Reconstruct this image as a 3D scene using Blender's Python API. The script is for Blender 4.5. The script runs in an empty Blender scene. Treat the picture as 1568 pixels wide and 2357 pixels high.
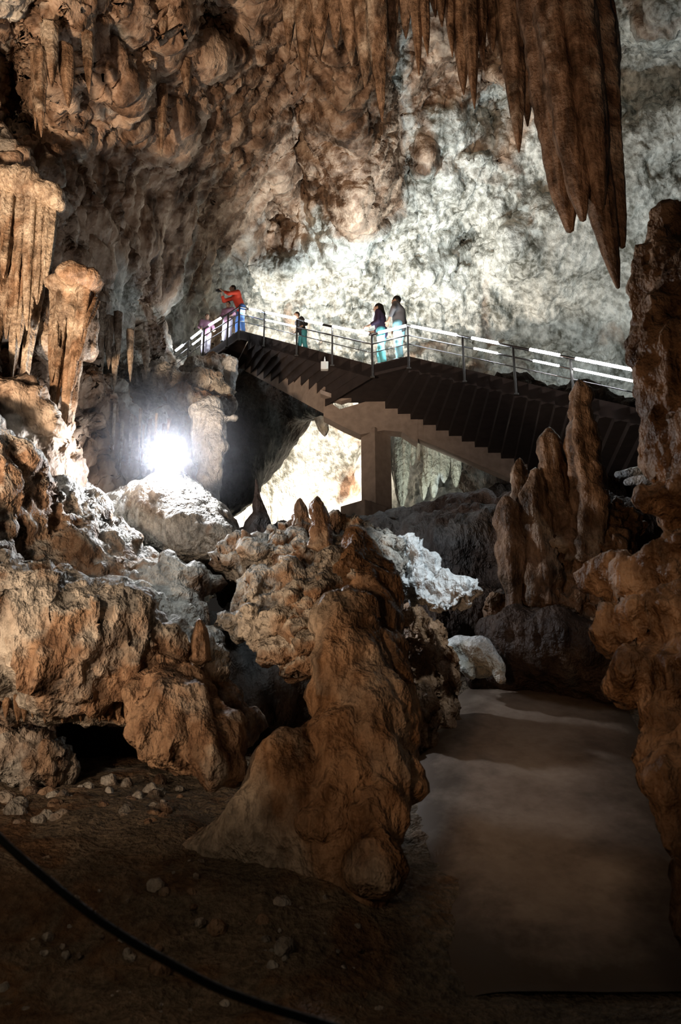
import bpy, math, random
import numpy as np
from mathutils import Vector
PI = math.pi
random.seed(4)
rng = np.random.default_rng(7)
SC = bpy.context.scene
COL = SC.collection

# ------------------------------------------------------------------ camera geometry
PITCH = math.radians(18.0)
CP, SP = math.cos(PITCH), math.sin(PITCH)
F = 2000.0
CX, CY = 784.0, 1178.5
CAM_Z = 1.6

def ray(u, v):
    a = (np.asarray(u, float) - CX) / F
    b = (CY - np.asarray(v, float)) / F
    return a, CP - b * SP, SP + b * CP

def P(u, v, Y):
    """world point whose distance straight ahead is Y, seen in direction (u, v)"""
    x, y, z = ray(u, v)
    t = np.asarray(Y, float) / y
    return np.stack([x * t, y * t, z * t + CAM_Z], -1)

def S(v, Y, px):
    """size in metres of px pixels at that place"""
    x, y, z = ray(CX, v)
    return float(px * (Y / y) / F)

# ------------------------------------------------------------------ noise
_perm = np.array(rng.permutation(256), np.int32)
_perm = np.concatenate([_perm, _perm, _perm])
_g = rng.normal(size=(256, 3)); _g /= np.linalg.norm(_g, axis=1)[:, None]
_g = _g.astype(np.float32)

def perlin(p):
    p = np.asarray(p, np.float32)
    i = np.floor(p).astype(np.int32); f = p - i
    i &= 255
    w = f * f * f * (f * (f * 6 - 15) + 10)
    out = 0
    for dx in (0, 1):
        wx = w[..., 0] if dx else 1 - w[..., 0]
        for dy in (0, 1):
            wy = w[..., 1] if dy else 1 - w[..., 1]
            for dz in (0, 1):
                wz = w[..., 2] if dz else 1 - w[..., 2]
                h = _perm[_perm[_perm[(i[..., 0] + dx) & 255] + ((i[..., 1] + dy) & 255)] + ((i[..., 2] + dz) & 255)]
                g = _g[h]
                d = g[..., 0] * (f[..., 0] - dx) + g[..., 1] * (f[..., 1] - dy) + g[..., 2] * (f[..., 2] - dz)
                out = out + wx * wy * wz * d
    return out * 1.6

def fbm(p, sc, octv=4, gain=.5, sz=1.0, off=0.0):
    q = np.asarray(p, np.float32) * np.array([sc, sc, sc * sz], np.float32) + off
    a, s, o = 1.0, 0, 0
    for k in range(octv):
        o = o + a * perlin(q); s += a
        q = q * 2.03 + 7.3; a *= gain
    return o / s

def ridged(p, sc, octv=3, sz=1.0, off=0.0, gain=.5):
    q = np.asarray(p, np.float32) * np.array([sc, sc, sc * sz], np.float32) + off
    a, s, o = 1.0, 0, 0
    for k in range(octv):
        o = o + a * (1 - 2 * np.abs(perlin(q))); s += a
        q = q * 2.07 + 3.1; a *= gain
    return o / s

# ------------------------------------------------------------------ object helpers
def link(name, me, mat, parent=None, smooth=True):
    o = bpy.data.objects.new(name, me); COL.objects.link(o)
    if mat: me.materials.append(mat)
    if smooth: me.polygons.foreach_set('use_smooth', [True] * len(me.polygons))
    if parent is not None: o.parent = parent
    return o

def npmesh(name, V, Fq, tri=False):
    me = bpy.data.meshes.new(name)
    V = np.asarray(V, np.float32); Fq = np.asarray(Fq, np.int32)
    n = Fq.shape[1]
    me.vertices.add(len(V)); me.vertices.foreach_set('co', V.ravel())
    me.loops.add(Fq.size); me.loops.foreach_set('vertex_index', Fq.ravel())
    me.polygons.add(len(Fq))
    me.polygons.foreach_set('loop_start', np.arange(0, Fq.size, n, dtype=np.int32))
    me.polygons.foreach_set('loop_total', np.full(len(Fq), n, np.int32))
    me.update(calc_edges=True)
    return me

def tag(o, label=None, cat=None, group=None, kind=None):
    if label: o['label'] = label
    if cat: o['category'] = cat
    if group: o['group'] = group
    if kind: o['kind'] = kind
    return o

def empty(name, loc, label, cat, group=None, rz=0):
    o = bpy.data.objects.new(name, None); COL.objects.link(o)
    o.location = loc; o.rotation_euler = (0, 0, rz); o.empty_display_size = .2
    return tag(o, label, cat, group)

def recenter(o):
    """origin of a one-mesh thing to the middle of its base"""
    me = o.data; n = len(me.vertices)
    a = np.empty(n * 3, np.float32); me.vertices.foreach_get('co', a); a = a.reshape(-1, 3)
    c = np.array([a[:, 0].mean(), a[:, 1].mean(), a[:, 2].min()], np.float32)
    me.vertices.foreach_set('co', (a - c).ravel()); me.update()
    o.location = c.tolist()
    return o

def attr(me, name, val):
    a = me.attributes.new(name, 'FLOAT', 'POINT'); a.data.foreach_set('value', np.asarray(val, np.float32))

def grid_normals(G):
    du = np.gradient(G, axis=1); dv = np.gradient(G, axis=0)
    n = np.cross(du, dv); n /= np.linalg.norm(n, axis=-1, keepdims=True) + 1e-9
    return n

def grid_mesh(name, G, mat, parent=None, flip=False):
    r, c = G.shape[:2]
    idx = np.arange(r * c).reshape(r, c)
    q = np.stack([idx[:-1, :-1], idx[:-1, 1:], idx[1:, 1:], idx[1:, :-1]], -1).reshape(-1, 4)
    if flip: q = q[:, ::-1]
    me = npmesh(name, G.reshape(-1, 3), q)
    return link(name, me, mat, parent)

def cubic_table(xs, ys, T, X, Y):
    """smooth interpolation of table T[ys, xs] at X (1-D), Y (1-D)"""
    def mat1(k, q):
        k = np.asarray(k, float); n = len(k)
        M = np.zeros((len(q), n))
        j = np.clip(np.searchsorted(k, q) - 1, 0, n - 2)
        t = np.clip((q - k[j]) / (k[j + 1] - k[j]), 0, 1)
        j0 = np.clip(j - 1, 0, n - 1); j3 = np.clip(j + 2, 0, n - 1)
        w0 = -.5 * t**3 + t**2 - .5 * t; w1 = 1.5 * t**3 - 2.5 * t**2 + 1
        w2 = -1.5 * t**3 + 2 * t**2 + .5 * t; w3 = .5 * t**3 - .5 * t**2
        r = np.arange(len(q))
        for w, jj in ((w0, j0), (w1, j), (w2, j + 1), (w3, j3)):
            np.add.at(M, (r, jj), w)
        return M
    return mat1(ys, Y) @ np.asarray(T, float) @ mat1(xs, X).T

def vnormals(V, Q):
    a, b, c, d = (V[Q[:, i]] for i in range(4))
    n = np.cross(c - a, d - b)
    N = np.zeros_like(V)
    for i in range(4): 
        for k in range(3): N[:, k] += np.bincount(Q[:, i], n[:, k], len(V))
    return N / (np.linalg.norm(N, axis=1, keepdims=True) + 1e-12)

# ------------------------------------------------------------------ solid shapes from distance fields
def surface_nets(f, org, h):
    s = f < 0
    nx, ny, nz = f.shape
    c = [(slice(dx, nx - 1 + dx), slice(dy, ny - 1 + dy), slice(dz, nz - 1 + dz)) for dx in (0, 1) for dy in (0, 1) for dz in (0, 1)]
    cnt = sum(s[k].astype(np.int8) for k in c)
    act = (cnt > 0) & (cnt < 8)
    I = np.argwhere(act)
    vid = np.full(act.shape, -1, np.int64); vid[act] = np.arange(len(I))
    acc = np.zeros((len(I), 3)); num = np.zeros(len(I))
    corners = [(dx, dy, dz) for dx in (0, 1) for dy in (0, 1) for dz in (0, 1)]
    fv = {k: f[I[:, 0] + k[0], I[:, 1] + k[1], I[:, 2] + k[2]] for k in corners}
    for a in corners:
        for ax in range(3):
            if a[ax] == 1: continue
            b = list(a); b[ax] = 1; b = tuple(b)
            fa, fb = fv[a], fv[b]
            m = (fa < 0) != (fb < 0)
            t = np.where(m, fa / np.where(m, fa - fb, 1), 0)
            p = np.array(a, float)[None].repeat(len(I), 0); p[:, ax] += t
            acc[m] += p[m]; num[m] += 1
    V = (I + acc / np.maximum(num, 1)[:, None]) * h + org
    Q = []
    for ax in range(3):
        o1, o2 = (ax + 1) % 3, (ax + 2) % 3
        sl0 = [slice(None)] * 3; sl1 = [slice(None)] * 3
        sl0[ax] = slice(0, -1); sl1[ax] = slice(1, None)
        A, B = s[tuple(sl0)], s[tuple(sl1)]
        E = np.argwhere(A != B)
        ok = (E[:, o1] > 0) & (E[:, o2] > 0) & (E[:, o1] < f.shape[o1] - 1) & (E[:, o2] < f.shape[o2] - 1)
        E = E[ok]
        inside = A[E[:, 0], E[:, 1], E[:, 2]]
        def cell(d1, d2):
            K = E.copy(); K[:, o1] += d1; K[:, o2] += d2
            return vid[K[:, 0], K[:, 1], K[:, 2]]
        q = np.stack([cell(-1, -1), cell(0, -1), cell(0, 0), cell(-1, 0)], -1)
        q[~inside] = q[~inside][:, ::-1]
        Q.append(q)
    Q = np.concatenate(Q)
    Q = Q[(Q >= 0).all(1)]
    return V, Q

def sd_cone(p, a, b, r1, r2):
    a = np.asarray(a, np.float32); b = np.asarray(b, np.float32)
    ba = b - a; L2 = float(ba @ ba) + 1e-9
    pa = p - a
    t = np.clip((pa @ ba) / L2, 0, 1)
    d = pa - t[..., None] * ba
    return np.sqrt((d * d).sum(-1)) - (r1 + (r2 - r1) * t)

def sd_ell(p, c, r):
    r = np.asarray(r, np.float32)
    q = (p - np.asarray(c, np.float32)) / r
    k = np.sqrt((q * q).sum(-1)) + 1e-6
    return (k - 1) * float(np.cbrt(r[0] * r[1] * r[2])) if k.ndim else (k - 1) * min(r)

def smin(a, b, k):
    if k <= 0: return np.minimum(a, b)
    h = np.maximum(k - np.abs(a - b), 0) / k
    return np.minimum(a, b) - h * h * k * .25

def C(*pts):
    """chain of round cones through (u, v, Y, radius px)"""
    out = []
    for p, q in zip(pts[:-1], pts[1:]):
        out.append(('c', P(*p[:3]), P(*q[:3]), S(p[1], p[2], p[3]), S(q[1], q[2], q[3])))
    return out

def E(u, v, Y, ru, rv, ry=None):
    a = S(v, Y, ru); b = S(v, Y, rv)
    return [('e', P(u, v, Y), (a, (a + b) / 2 if ry is None else ry, b))]

def solid_field(prims, h, k, warp=None):
    los, his = [], []
    for q in prims:
        if q[0] == 'c':
            los += [q[1] - q[3], q[2] - q[4]]; his += [q[1] + q[3], q[2] + q[4]]
        elif q[0] == 'e':
            los.append(q[1] - np.array(q[2])); his.append(q[1] + np.array(q[2]))
    lo = np.min(los, 0) - 4 * h - k - (warp[0] if warp else 0); hi = np.max(his, 0) + 4 * h + k + (warp[0] if warp else 0)
    n = np.ceil((hi - lo) / h).astype(int) + 1
    ax = [np.arange(n[i], dtype=np.float32) * h + lo[i] for i in range(3)]
    X = np.stack(np.meshgrid(*ax, indexing='ij'), -1).astype(np.float32)
    W = X
    if warp:
        am, sc, sz = warp
        # low-frequency warp evaluated on a coarse lattice
        W = X.copy()
        for j in range(3):
            W[..., j] += am * fbm(X, sc, 2, sz=sz, off=11.0 * j + 3)
    f = np.full(X.shape[:3], 9.0, np.float32)
    mg = k + 2 * h + (warp[0] * 1.2 if warp else 0) + .02
    for q in prims:
        if q[0] == 'c':
            a0 = np.minimum(q[1] - q[3], q[2] - q[4]); a1 = np.maximum(q[1] + q[3], q[2] + q[4])
        else:
            a0 = q[1] - np.array(q[2]); a1 = q[1] + np.array(q[2])
        i0 = np.clip(((a0 - mg - lo) / h).astype(int), 0, n); i1 = np.clip(((a1 + mg - lo) / h).astype(int) + 2, 0, n)
        sl = tuple(slice(a, b) for a, b in zip(i0, i1))
        w_ = W[sl]
        if q[0] == 'c': d = sd_cone(w_, q[1], q[2], q[3], q[4])
        elif q[0] == 'e': d = sd_ell(w_, q[1], q[2])
        elif q[0] == 'cut':
            f[sl] = np.maximum(f[sl], -sd_ell(w_, q[1], q[2])); continue
        f[sl] = smin(f[sl], d, k)
    return f, lo, h

def rock_solid(name, prims, mat, h=.06, k=.25, warp=(.25, .8, 1.0), disp=None, label=None, cat='rock', group=None, kind=None, parent=None, warm=None):
    f, lo, h = solid_field(prims, h, k, warp)
    V, Q = surface_nets(f, lo, h)
    del f
    if disp:
        for d in disp:
            N = vnormals(V, Q)
            V = V + N * d(V, N)[:, None]
    me = npmesh(name, V, Q)
    if warm is not None: attr(me, 'warm', warm(V, vnormals(V, Q)) if callable(warm) else np.full(len(V), warm))
    o = link(name, me, mat, parent)
    if parent is None and label: recenter(o)
    if label or kind: tag(o, label, cat if not kind else None, group, kind)
    return o

# displacement recipes (metres)
def D_lump(a, sc, o=3, off=0.): return lambda V, N: a * fbm(V, sc, o, off=off)
def D_ridge(a, sc, sz=.25, off=0.): return lambda V, N: a * ridged(V, sc, 3, sz=sz, off=off) * (1 - .6 * np.abs(N[:, 2]))
def D_pit(a, sc, off=0.): return lambda V, N: -a * np.clip(ridged(V, sc, 3, sz=.55, off=off + 40) - .30, 0, 1) * 2.2
def D_knob(a, sc, off=0.): return lambda V, N: a * np.abs(fbm(V, sc, 3, off=off)) * 2

def spike(name, pts, mat, flute=.10, nf=7, nseg=20, step=14, seed=0, label=None, cat='stalactite', group=None, parent=None, rough=.12, warm=.9, ecc=1.0):
    """a stalactite, stalagmite or column: lofted rings along (u, v, Y, radius px) with running flutes"""
    c = np.array([P(p[0], p[1], p[2]) for p in pts]); r = np.array([S(p[1], p[2], p[3]) for p in pts])
    L = np.concatenate([[0], np.cumsum(np.linalg.norm(np.diff(c, axis=0), axis=1))])
    n = max(8, int(L[-1] / S(pts[0][1], pts[0][2], step)))
    tt = np.linspace(0, L[-1], n)
    ks = np.arange(len(pts))
    fr = np.interp(tt, L, ks)
    M = cubic_table(ks, [0, 1], np.zeros((2, len(ks))), fr, np.array([0.])) if False else None
    def cr(A):
        j = np.clip(np.floor(fr).astype(int), 0, len(ks) - 2); t = fr - j
        a0 = A[np.clip(j - 1, 0, len(ks) - 1)]; a1 = A[j]; a2 = A[j + 1]; a3 = A[np.clip(j + 2, 0, len(ks) - 1)]
        if A.ndim > 1: t = t[:, None]
        return .5 * (2 * a1 + (a2 - a0) * t + (2 * a0 - 5 * a1 + 4 * a2 - a3) * t**2 + (3 * a1 - a0 - 3 * a2 + a3) * t**3)
    cc = cr(c); rr = np.maximum(cr(r), r.min() * .3)
    th = np.linspace(0, 2 * PI, nseg, endpoint=False)
    R = np.random.default_rng(seed + 100)
    ph = R.uniform(0, 6.28)
    TH = th[None, :]; Z = tt[:, None]
    rmax = r.max()
    mod = 1 + flute * np.cos(nf * TH + ph + .8 * np.sin(Z / rmax * .2 + ph)) + flute * .5 * np.cos((2 * nf + 1) * TH + 2 * ph)
    ring = np.stack([np.cos(TH) + 0 * Z, np.sin(TH) * ecc + 0 * Z, 0 * TH + 0 * Z], -1)
    V = cc[:, None, :] + ring * (rr[:, None, None] * mod[..., None])
    nz = fbm(V, .9 / rmax, 3, sz=.45, off=seed * 1.7)
    bead = fbm(np.stack([0 * tt, 0 * tt, tt / rmax], -1), .8, 2, off=seed * 3.1)[:, None]
    nf2 = fbm(V, 3.2 / rmax, 3, sz=.5, off=seed * .7) + .5 * ridged(V, 2.2 / rmax, 2, sz=.25, off=seed)
    V += ring * (rr[:, None, None] * (rough * 1.8 * nz + rough * 1.2 * bead + rough * .85 * nf2)[..., None])
    rows, ns = n, nseg
    idx = np.arange(rows * ns).reshape(rows, ns)
    nx = np.roll(idx, -1, 1)
    q = np.stack([idx[:-1], idx[1:], nx[1:], nx[:-1]], -1).reshape(-1, 4)
    Vf = V.reshape(-1, 3)
    tip0 = len(Vf); tip1 = tip0 + 1
    d0 = (cc[0] - cc[1]); d1 = (cc[-1] - cc[-2])
    Vf = np.vstack([Vf, cc[0] + d0 / (np.linalg.norm(d0) + 1e-9) * rr[0] * .6, cc[-1] + d1 / (np.linalg.norm(d1) + 1e-9) * rr[-1] * .9])
    # close both ends with degenerate-free quads: pair neighbouring segments
    e0 = np.stack([np.full(ns // 2, tip0), idx[0, 0::2], idx[0, 1::2], np.roll(idx[0, 0::2], -1)], -1)
    e1 = np.stack([np.full(ns // 2, tip1), np.roll(idx[-1, 0::2], -1), idx[-1, 1::2], idx[-1, 0::2]], -1)
    q = np.vstack([q, e0, e1])
    if cc[-1][2] > cc[0][2]: pass
    else: q = q[:, ::-1]
    q = q[:, ::-1]
    me = npmesh(name, Vf, q)
    attr(me, 'warm', np.full(len(Vf), warm))
    o = link(name, me, mat, parent)
    if parent is None: recenter(o); tag(o, label, cat, group)
    return o

# ------------------------------------------------------------------ hard-surface builder
class MB:
    def __init__(s): s.V = []; s.Fc = []
    def prism(s, poly, d):
        """polygon (3-D points, planar) swept by vector d"""
        n = len(poly); b = len(s.V); d = np.asarray(d, float)
        s.V += [tuple(p) for p in poly] + [tuple(np.asarray(p) + d) for p in poly]
        s.Fc.append([b + i for i in range(n)][::-1]); s.Fc.append([b + n + i for i in range(n)])
        for i in range(n):
            j = (i + 1) % n
            s.Fc.append([b + i, b + j, b + n + j, b + n + i])
        return s
    def hexa(s, q8):
        b = len(s.V); s.V += [tuple(p) for p in q8]
        for f in ((3, 2, 1, 0), (4, 5, 6, 7), (0, 1, 5, 4), (1, 2, 6, 5), (2, 3, 7, 6), (3, 0, 4, 7)): s.Fc.append([b + i for i in f])
        return s
    def box(s, c, sx, sy, sz, ax=None):
        c = np.asarray(c, float)
        X, Y, Z = ax if ax is not None else np.eye(3)
        X, Y, Z = np.asarray(X) * sx / 2, np.asarray(Y) * sy / 2, np.asarray(Z) * sz / 2
        return s.hexa([c - X - Y - Z, c + X - Y - Z, c + X + Y - Z, c - X + Y - Z, c - X - Y + Z, c + X - Y + Z, c + X + Y + Z, c - X + Y + Z])
    def tube(s, pts, r, n=10, cap=True):
        pts = [np.asarray(p, float) for p in pts]
        rs = r if hasattr(r, '__len__') else [r] * len(pts)
        b = len(s.V)
        for i, p in enumerate(pts):
            t = pts[min(i + 1, len(pts) - 1)] - pts[max(i - 1, 0)]; t /= np.linalg.norm(t) + 1e-9
            a = np.array([0, 0, 1.]) if abs(t[2]) < .9 else np.array([1., 0, 0])
            X = np.cross(t, a); X /= np.linalg.norm(X); Y = np.cross(t, X)
            for k in range(n):
                th = 2 * PI * k / n
                s.V.append(tuple(p + rs[i] * (X * math.cos(th) + Y * math.sin(th))))
        for i in range(len(pts) - 1):
            for k in range(n):
                k2 = (k + 1) % n
                s.Fc.append([b + i * n + k, b + i * n + k2, b + (i + 1) * n + k2, b + (i + 1) * n + k])
        if cap:
            s.Fc.append([b + k for k in range(n)][::-1]); s.Fc.append([b + (len(pts) - 1) * n + k for k in range(n)])
        return s
    def build(s, name, mat, parent=None, smooth=False, bevel=0):
        me = bpy.data.meshes.new(name); me.from_pydata([tuple(map(float, v)) for v in s.V], [], s.Fc); me.update()
        o = link(name, me, mat, parent, smooth)
        if bevel:
            m = o.modifiers.new('bevel', 'BEVEL'); m.width = bevel; m.segments = 2; m.limit_method = 'ANGLE'
        return o
# ------------------------------------------------------------------ materials
def nt(name):
    m = bpy.data.materials.new(name); m.use_nodes = True
    t = m.node_tree; t.nodes.clear()
    out = t.nodes.new('ShaderNodeOutputMaterial'); b = t.nodes.new('ShaderNodeBsdfPrincipled')
    t.links.new(b.outputs[0], out.inputs[0])
    return m, t, b

def N(t, typ, **kw):
    n = t.nodes.new('ShaderNode' + typ)
    for k, v in kw.items():
        if k.startswith('i_'): n.inputs[k[2:].replace('_', ' ')].default_value = v
        else: setattr(n, k, v)
    return n

def noise_tex(t, vec, scale, detail=5, rough=.55, dist=0.):
    n = N(t, 'TexNoise'); n.inputs['Scale'].default_value = scale; n.inputs['Detail'].default_value = detail
    n.inputs['Roughness'].default_value = rough; n.inputs['Distortion'].default_value = dist
    t.links.new(vec, n.inputs['Vector'])
    return n.outputs['Fac']

def ramp(t, fac, stops):
    r = N(t, 'ValToRGB'); e = r.color_ramp.elements
    while len(e) < len(stops): e.new(.5)
    for k, (p, c) in enumerate(stops):
        e[k].position = p; e[k].color = (*c, 1) if len(c) == 3 else c
    t.links.new(fac, r.inputs[0])
    return r.outputs[0]

def mixc(t, fac, a, b, mode='MIX'):
    m = N(t, 'Mix', data_type='RGBA', blend_type=mode)
    for s, x in ((0, fac), (6, a), (7, b)):
        if isinstance(x, (int, float)): m.inputs[s].default_value = x
        elif isinstance(x, tuple): m.inputs[s].default_value = (*x, 1)
        else: t.links.new(x, m.inputs[s])
    return m.outputs[2]

def rock_mat(name, pale, warm, scale=1.0, streak=.3, bump=.5, rough=.62, use_attr=True, pits=.5, contrast=1.0, dist=.03):
    """pale / warm: three albedo colours each (dark, mid, light); the mesh attribute says how much warm flowstone covers the limestone"""
    m, t, b = nt(name)
    geo = N(t, 'NewGeometry')
    mp = N(t, 'Mapping'); mp.inputs['Scale'].default_value = (1, 1, streak); t.links.new(geo.outputs['Position'], mp.inputs['Vector'])
    mp2 = N(t, 'Mapping'); mp2.inputs['Scale'].default_value = (1, 1, .75); t.links.new(geo.outputs['Position'], mp2.inputs['Vector'])
    n1 = noise_tex(t, mp2.outputs[0], 1.1 * scale, 5, .62, .6)
    n2 = noise_tex(t, mp.outputs[0], 3.2 * scale, 3, .6, .3)
    n3 = noise_tex(t, mp2.outputs[0], .38 * scale, 3, .6, .8)
    n4 = noise_tex(t, mp2.outputs[0], 7.0 * scale, 3, .6, 0)
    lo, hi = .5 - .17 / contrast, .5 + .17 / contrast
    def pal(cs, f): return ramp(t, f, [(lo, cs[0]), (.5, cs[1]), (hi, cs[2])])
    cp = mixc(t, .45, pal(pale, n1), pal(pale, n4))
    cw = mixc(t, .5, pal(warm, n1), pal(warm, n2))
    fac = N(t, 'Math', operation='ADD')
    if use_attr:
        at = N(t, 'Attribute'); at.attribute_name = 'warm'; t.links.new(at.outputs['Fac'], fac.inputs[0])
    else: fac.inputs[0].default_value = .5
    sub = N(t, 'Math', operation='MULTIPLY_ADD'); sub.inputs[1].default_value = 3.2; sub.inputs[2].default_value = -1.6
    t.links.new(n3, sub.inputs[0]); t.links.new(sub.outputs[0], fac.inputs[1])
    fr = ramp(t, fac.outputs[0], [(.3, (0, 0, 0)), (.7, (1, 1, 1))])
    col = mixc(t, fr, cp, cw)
    t.links.new(col, b.inputs['Base Color'])
    b.inputs['Roughness'].default_value = rough
    b.inputs['Specular IOR Level'].default_value = .25
    vo = N(t, 'TexVoronoi', feature='F1'); vo.inputs['Scale'].default_value = 4.5 * scale
    t.links.new(mp2.outputs[0], vo.inputs['Vector'])
    h = N(t, 'Math', operation='MULTIPLY_ADD'); h.inputs[1].default_value = pits * .55; t.links.new(vo.outputs['Distance'], h.inputs[0])
    h2 = N(t, 'Math', operation='ADD'); t.links.new(n4, h2.inputs[0]); t.links.new(n2, h2.inputs[1])
    t.links.new(h2.outputs[0], h.inputs[2])
    bp = N(t, 'Bump'); bp.inputs['Strength'].default_value = bump * .85; bp.inputs['Distance'].default_value = dist * 3.2
    t.links.new(h.outputs[0], bp.inputs['Height']); t.links.new(bp.outputs[0], b.inputs['Normal'])
    return m

def plain(name, col, rough=.6, metal=0., noise=0., bump=0., sc=8., spec=.5):
    m, t, b = nt(name)
    b.inputs['Roughness'].default_value = rough; b.inputs['Metallic'].default_value = metal
    b.inputs['Specular IOR Level'].default_value = spec
    if noise or bump:
        geo = N(t, 'NewGeometry'); n = noise_tex(t, geo.outputs['Position'], sc, 6)
        c2 = tuple(max(0, x * (1 - noise)) for x in col); c3 = tuple(min(1, x * (1 + noise)) for x in col)
        t.links.new(ramp(t, n, [(.3, c2), (.7, c3)]), b.inputs['Base Color'])
        if bump:
            bp = N(t, 'Bump'); bp.inputs['Strength'].default_value = bump; bp.inputs['Distance'].default_value = .02
            t.links.new(n, bp.inputs['Height']); t.links.new(bp.outputs[0], b.inputs['Normal'])
    else: b.inputs['Base Color'].default_value = (*col, 1)
    return m

def glow(name, col, st):
    m = bpy.data.materials.new(name); m.use_nodes = True
    t = m.node_tree; t.nodes.clear()
    out = t.nodes.new('ShaderNodeOutputMaterial'); e = t.nodes.new('ShaderNodeEmission')
    e.inputs[0].default_value = (*col, 1); e.inputs[1].default_value = st
    t.links.new(e.outputs[0], out.inputs[0])
    return m

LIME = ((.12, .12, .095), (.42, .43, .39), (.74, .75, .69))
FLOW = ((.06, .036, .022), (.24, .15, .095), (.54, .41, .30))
M_WALL = rock_mat('cave_wall_rock', LIME, FLOW, .62, .3, .75, .6, dist=.055, contrast=1.7)
M_FLOW = rock_mat('brown_flowstone', ((.16, .14, .11), (.38, .33, .27), (.60, .53, .44)), ((.05, .026, .012), (.20, .115, .06), (.44, .29, .18)), 1.3, .25, .9, .55, dist=.05, contrast=1.5)
M_SPIKE = rock_mat('banded_dripstone', ((.16, .12, .09), (.36, .28, .20), (.58, .50, .40)), ((.04, .024, .013), (.16, .095, .055), (.36, .24, .155)), 2.2, .14, .7, .5, dist=.03, contrast=1.5)
M_ROCK = rock_mat('pitted_cave_rock', ((.16, .15, .13), (.42, .40, .36), (.68, .65, .58)), ((.06, .034, .02), (.23, .14, .085), (.48, .34, .23)), 1.7, .45, .9, .75, dist=.05, pits=.9, contrast=1.5)
M_SHADE_DARKROCK = rock_mat('shaded_dark_rock', ((.035, .034, .032), (.08, .08, .078), (.15, .15, .145)), ((.018, .011, .008), (.045, .03, .022), (.09, .06, .043)), 1.2, .4, .8, .6, dist=.05)  # dark rock with shade painted in, for hollows, under-stair rock, slab and spire
M_WHITE = rock_mat('white_calcite', ((.35, .37, .38), (.62, .65, .66), (.85, .87, .88)), ((.30, .30, .26), (.50, .48, .40), (.7, .68, .6)), 1.8, .4, .9, .5, dist=.04, pits=1.0)
M_SOIL = rock_mat('trodden_cave_earth', ((.06, .05, .036), (.17, .135, .095), (.34, .27, .19)), ((.05, .028, .014), (.15, .085, .045), (.30, .185, .10)), 2.6, 1.0, .9, .75, dist=.03, pits=.8)
def path_mat():
    m, t, b = nt('worn_path_concrete')
    geo = N(t, 'NewGeometry'); n = noise_tex(t, geo.outputs['Position'], 1.1, 6); n2 = noise_tex(t, geo.outputs['Position'], 9., 6)
    c = mixc(t, .3, ramp(t, n, [(.35, (.19, .135, .095)), (.65, (.33, .26, .20))]), ramp(t, n2, [(.35, (.16, .12, .09)), (.65, (.30, .25, .20))]))
    at = N(t, 'Attribute'); at.attribute_name = 'warm'
    ad = N(t, 'Math', operation='ADD'); t.links.new(at.outputs['Fac'], ad.inputs[0]); s2 = N(t, 'Math', operation='MULTIPLY_ADD'); s2.inputs[1].default_value = 1.6; s2.inputs[2].default_value = -.8
    n3 = noise_tex(t, geo.outputs['Position'], 2.4, 6, .65); t.links.new(n3, s2.inputs[0]); t.links.new(s2.outputs[0], ad.inputs[1])
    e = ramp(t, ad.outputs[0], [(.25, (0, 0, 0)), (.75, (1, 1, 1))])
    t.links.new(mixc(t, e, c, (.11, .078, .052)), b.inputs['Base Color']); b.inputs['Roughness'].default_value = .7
    bp = N(t, 'Bump'); bp.inputs['Strength'].default_value = .25; bp.inputs['Distance'].default_value = .02
    t.links.new(n2, bp.inputs['Height']); t.links.new(bp.outputs[0], b.inputs['Normal'])
    return m
M_PATH = path_mat()
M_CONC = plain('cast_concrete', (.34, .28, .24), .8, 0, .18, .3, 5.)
M_SHADECONC = plain('shaded_concrete', (.030, .022, .021), .85, 0, .3, .3, 4.)  # shade on the deck underside and edges painted in as near-black concrete
M_STEEL = plain('brushed_steel', (.26, .26, .27), .30, 1.)
M_DARKSTEEL = plain('dull_steel_post', (.10, .095, .09), .4, .8)
M_ROPE = plain('dark_rope', (.012, .014, .012), .8, 0, .4, .5, 60.)
M_TUBE_GLINT = glow('tube_or_glint', (.93, .97, 1.), 38.)
M_FLOOD = glow('floodlight_lens', (.93, .95, 1.), 400.)
M_LAMPBOX = plain('white_enamel', (.78, .84, .86), .4)
M_LAMPDARK = plain('black_housing', (.02, .02, .022), .5)
# ------------------------------------------------------------------ the cave wall (one continuous vault)
WU = [-420, 0, 150, 300, 450, 600, 800, 1000, 1200, 1400, 1600, 2000]
WV = [-520, 0, 200, 400, 600, 800, 950, 1100, 1380]
WT = [
 [9, 11, 12, 13, 14, 15, 16, 16, 16, 16, 16, 15],
 [12, 14, 15, 17, 19, 21, 22, 24, 25, 25, 23, 20],
 [13, 16, 17, 19.5, 22, 25, 26, 28, 28, 28, 26, 22],
 [13, 16, 18, 21.5, 25, 29, 30, 31, 31, 30, 28, 24],
 [12.5, 15.5, 17.5, 22.5, 28, 32, 33, 33, 33, 32, 29, 25],
 [12, 15, 17.5, 23.5, 30, 34, 35, 35, 35, 34, 31, 26],
 [11.5, 14, 16.5, 20, 27, 34, 35, 33, 33, 33, 30, 26],
 [11, 13, 15, 18.5, 25, 34, 35, 31, 32, 32, 29, 26],
 [10, 11.5, 13.5, 17, 25, 33, 34, 30, 30, 30, 28, 25]]
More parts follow.
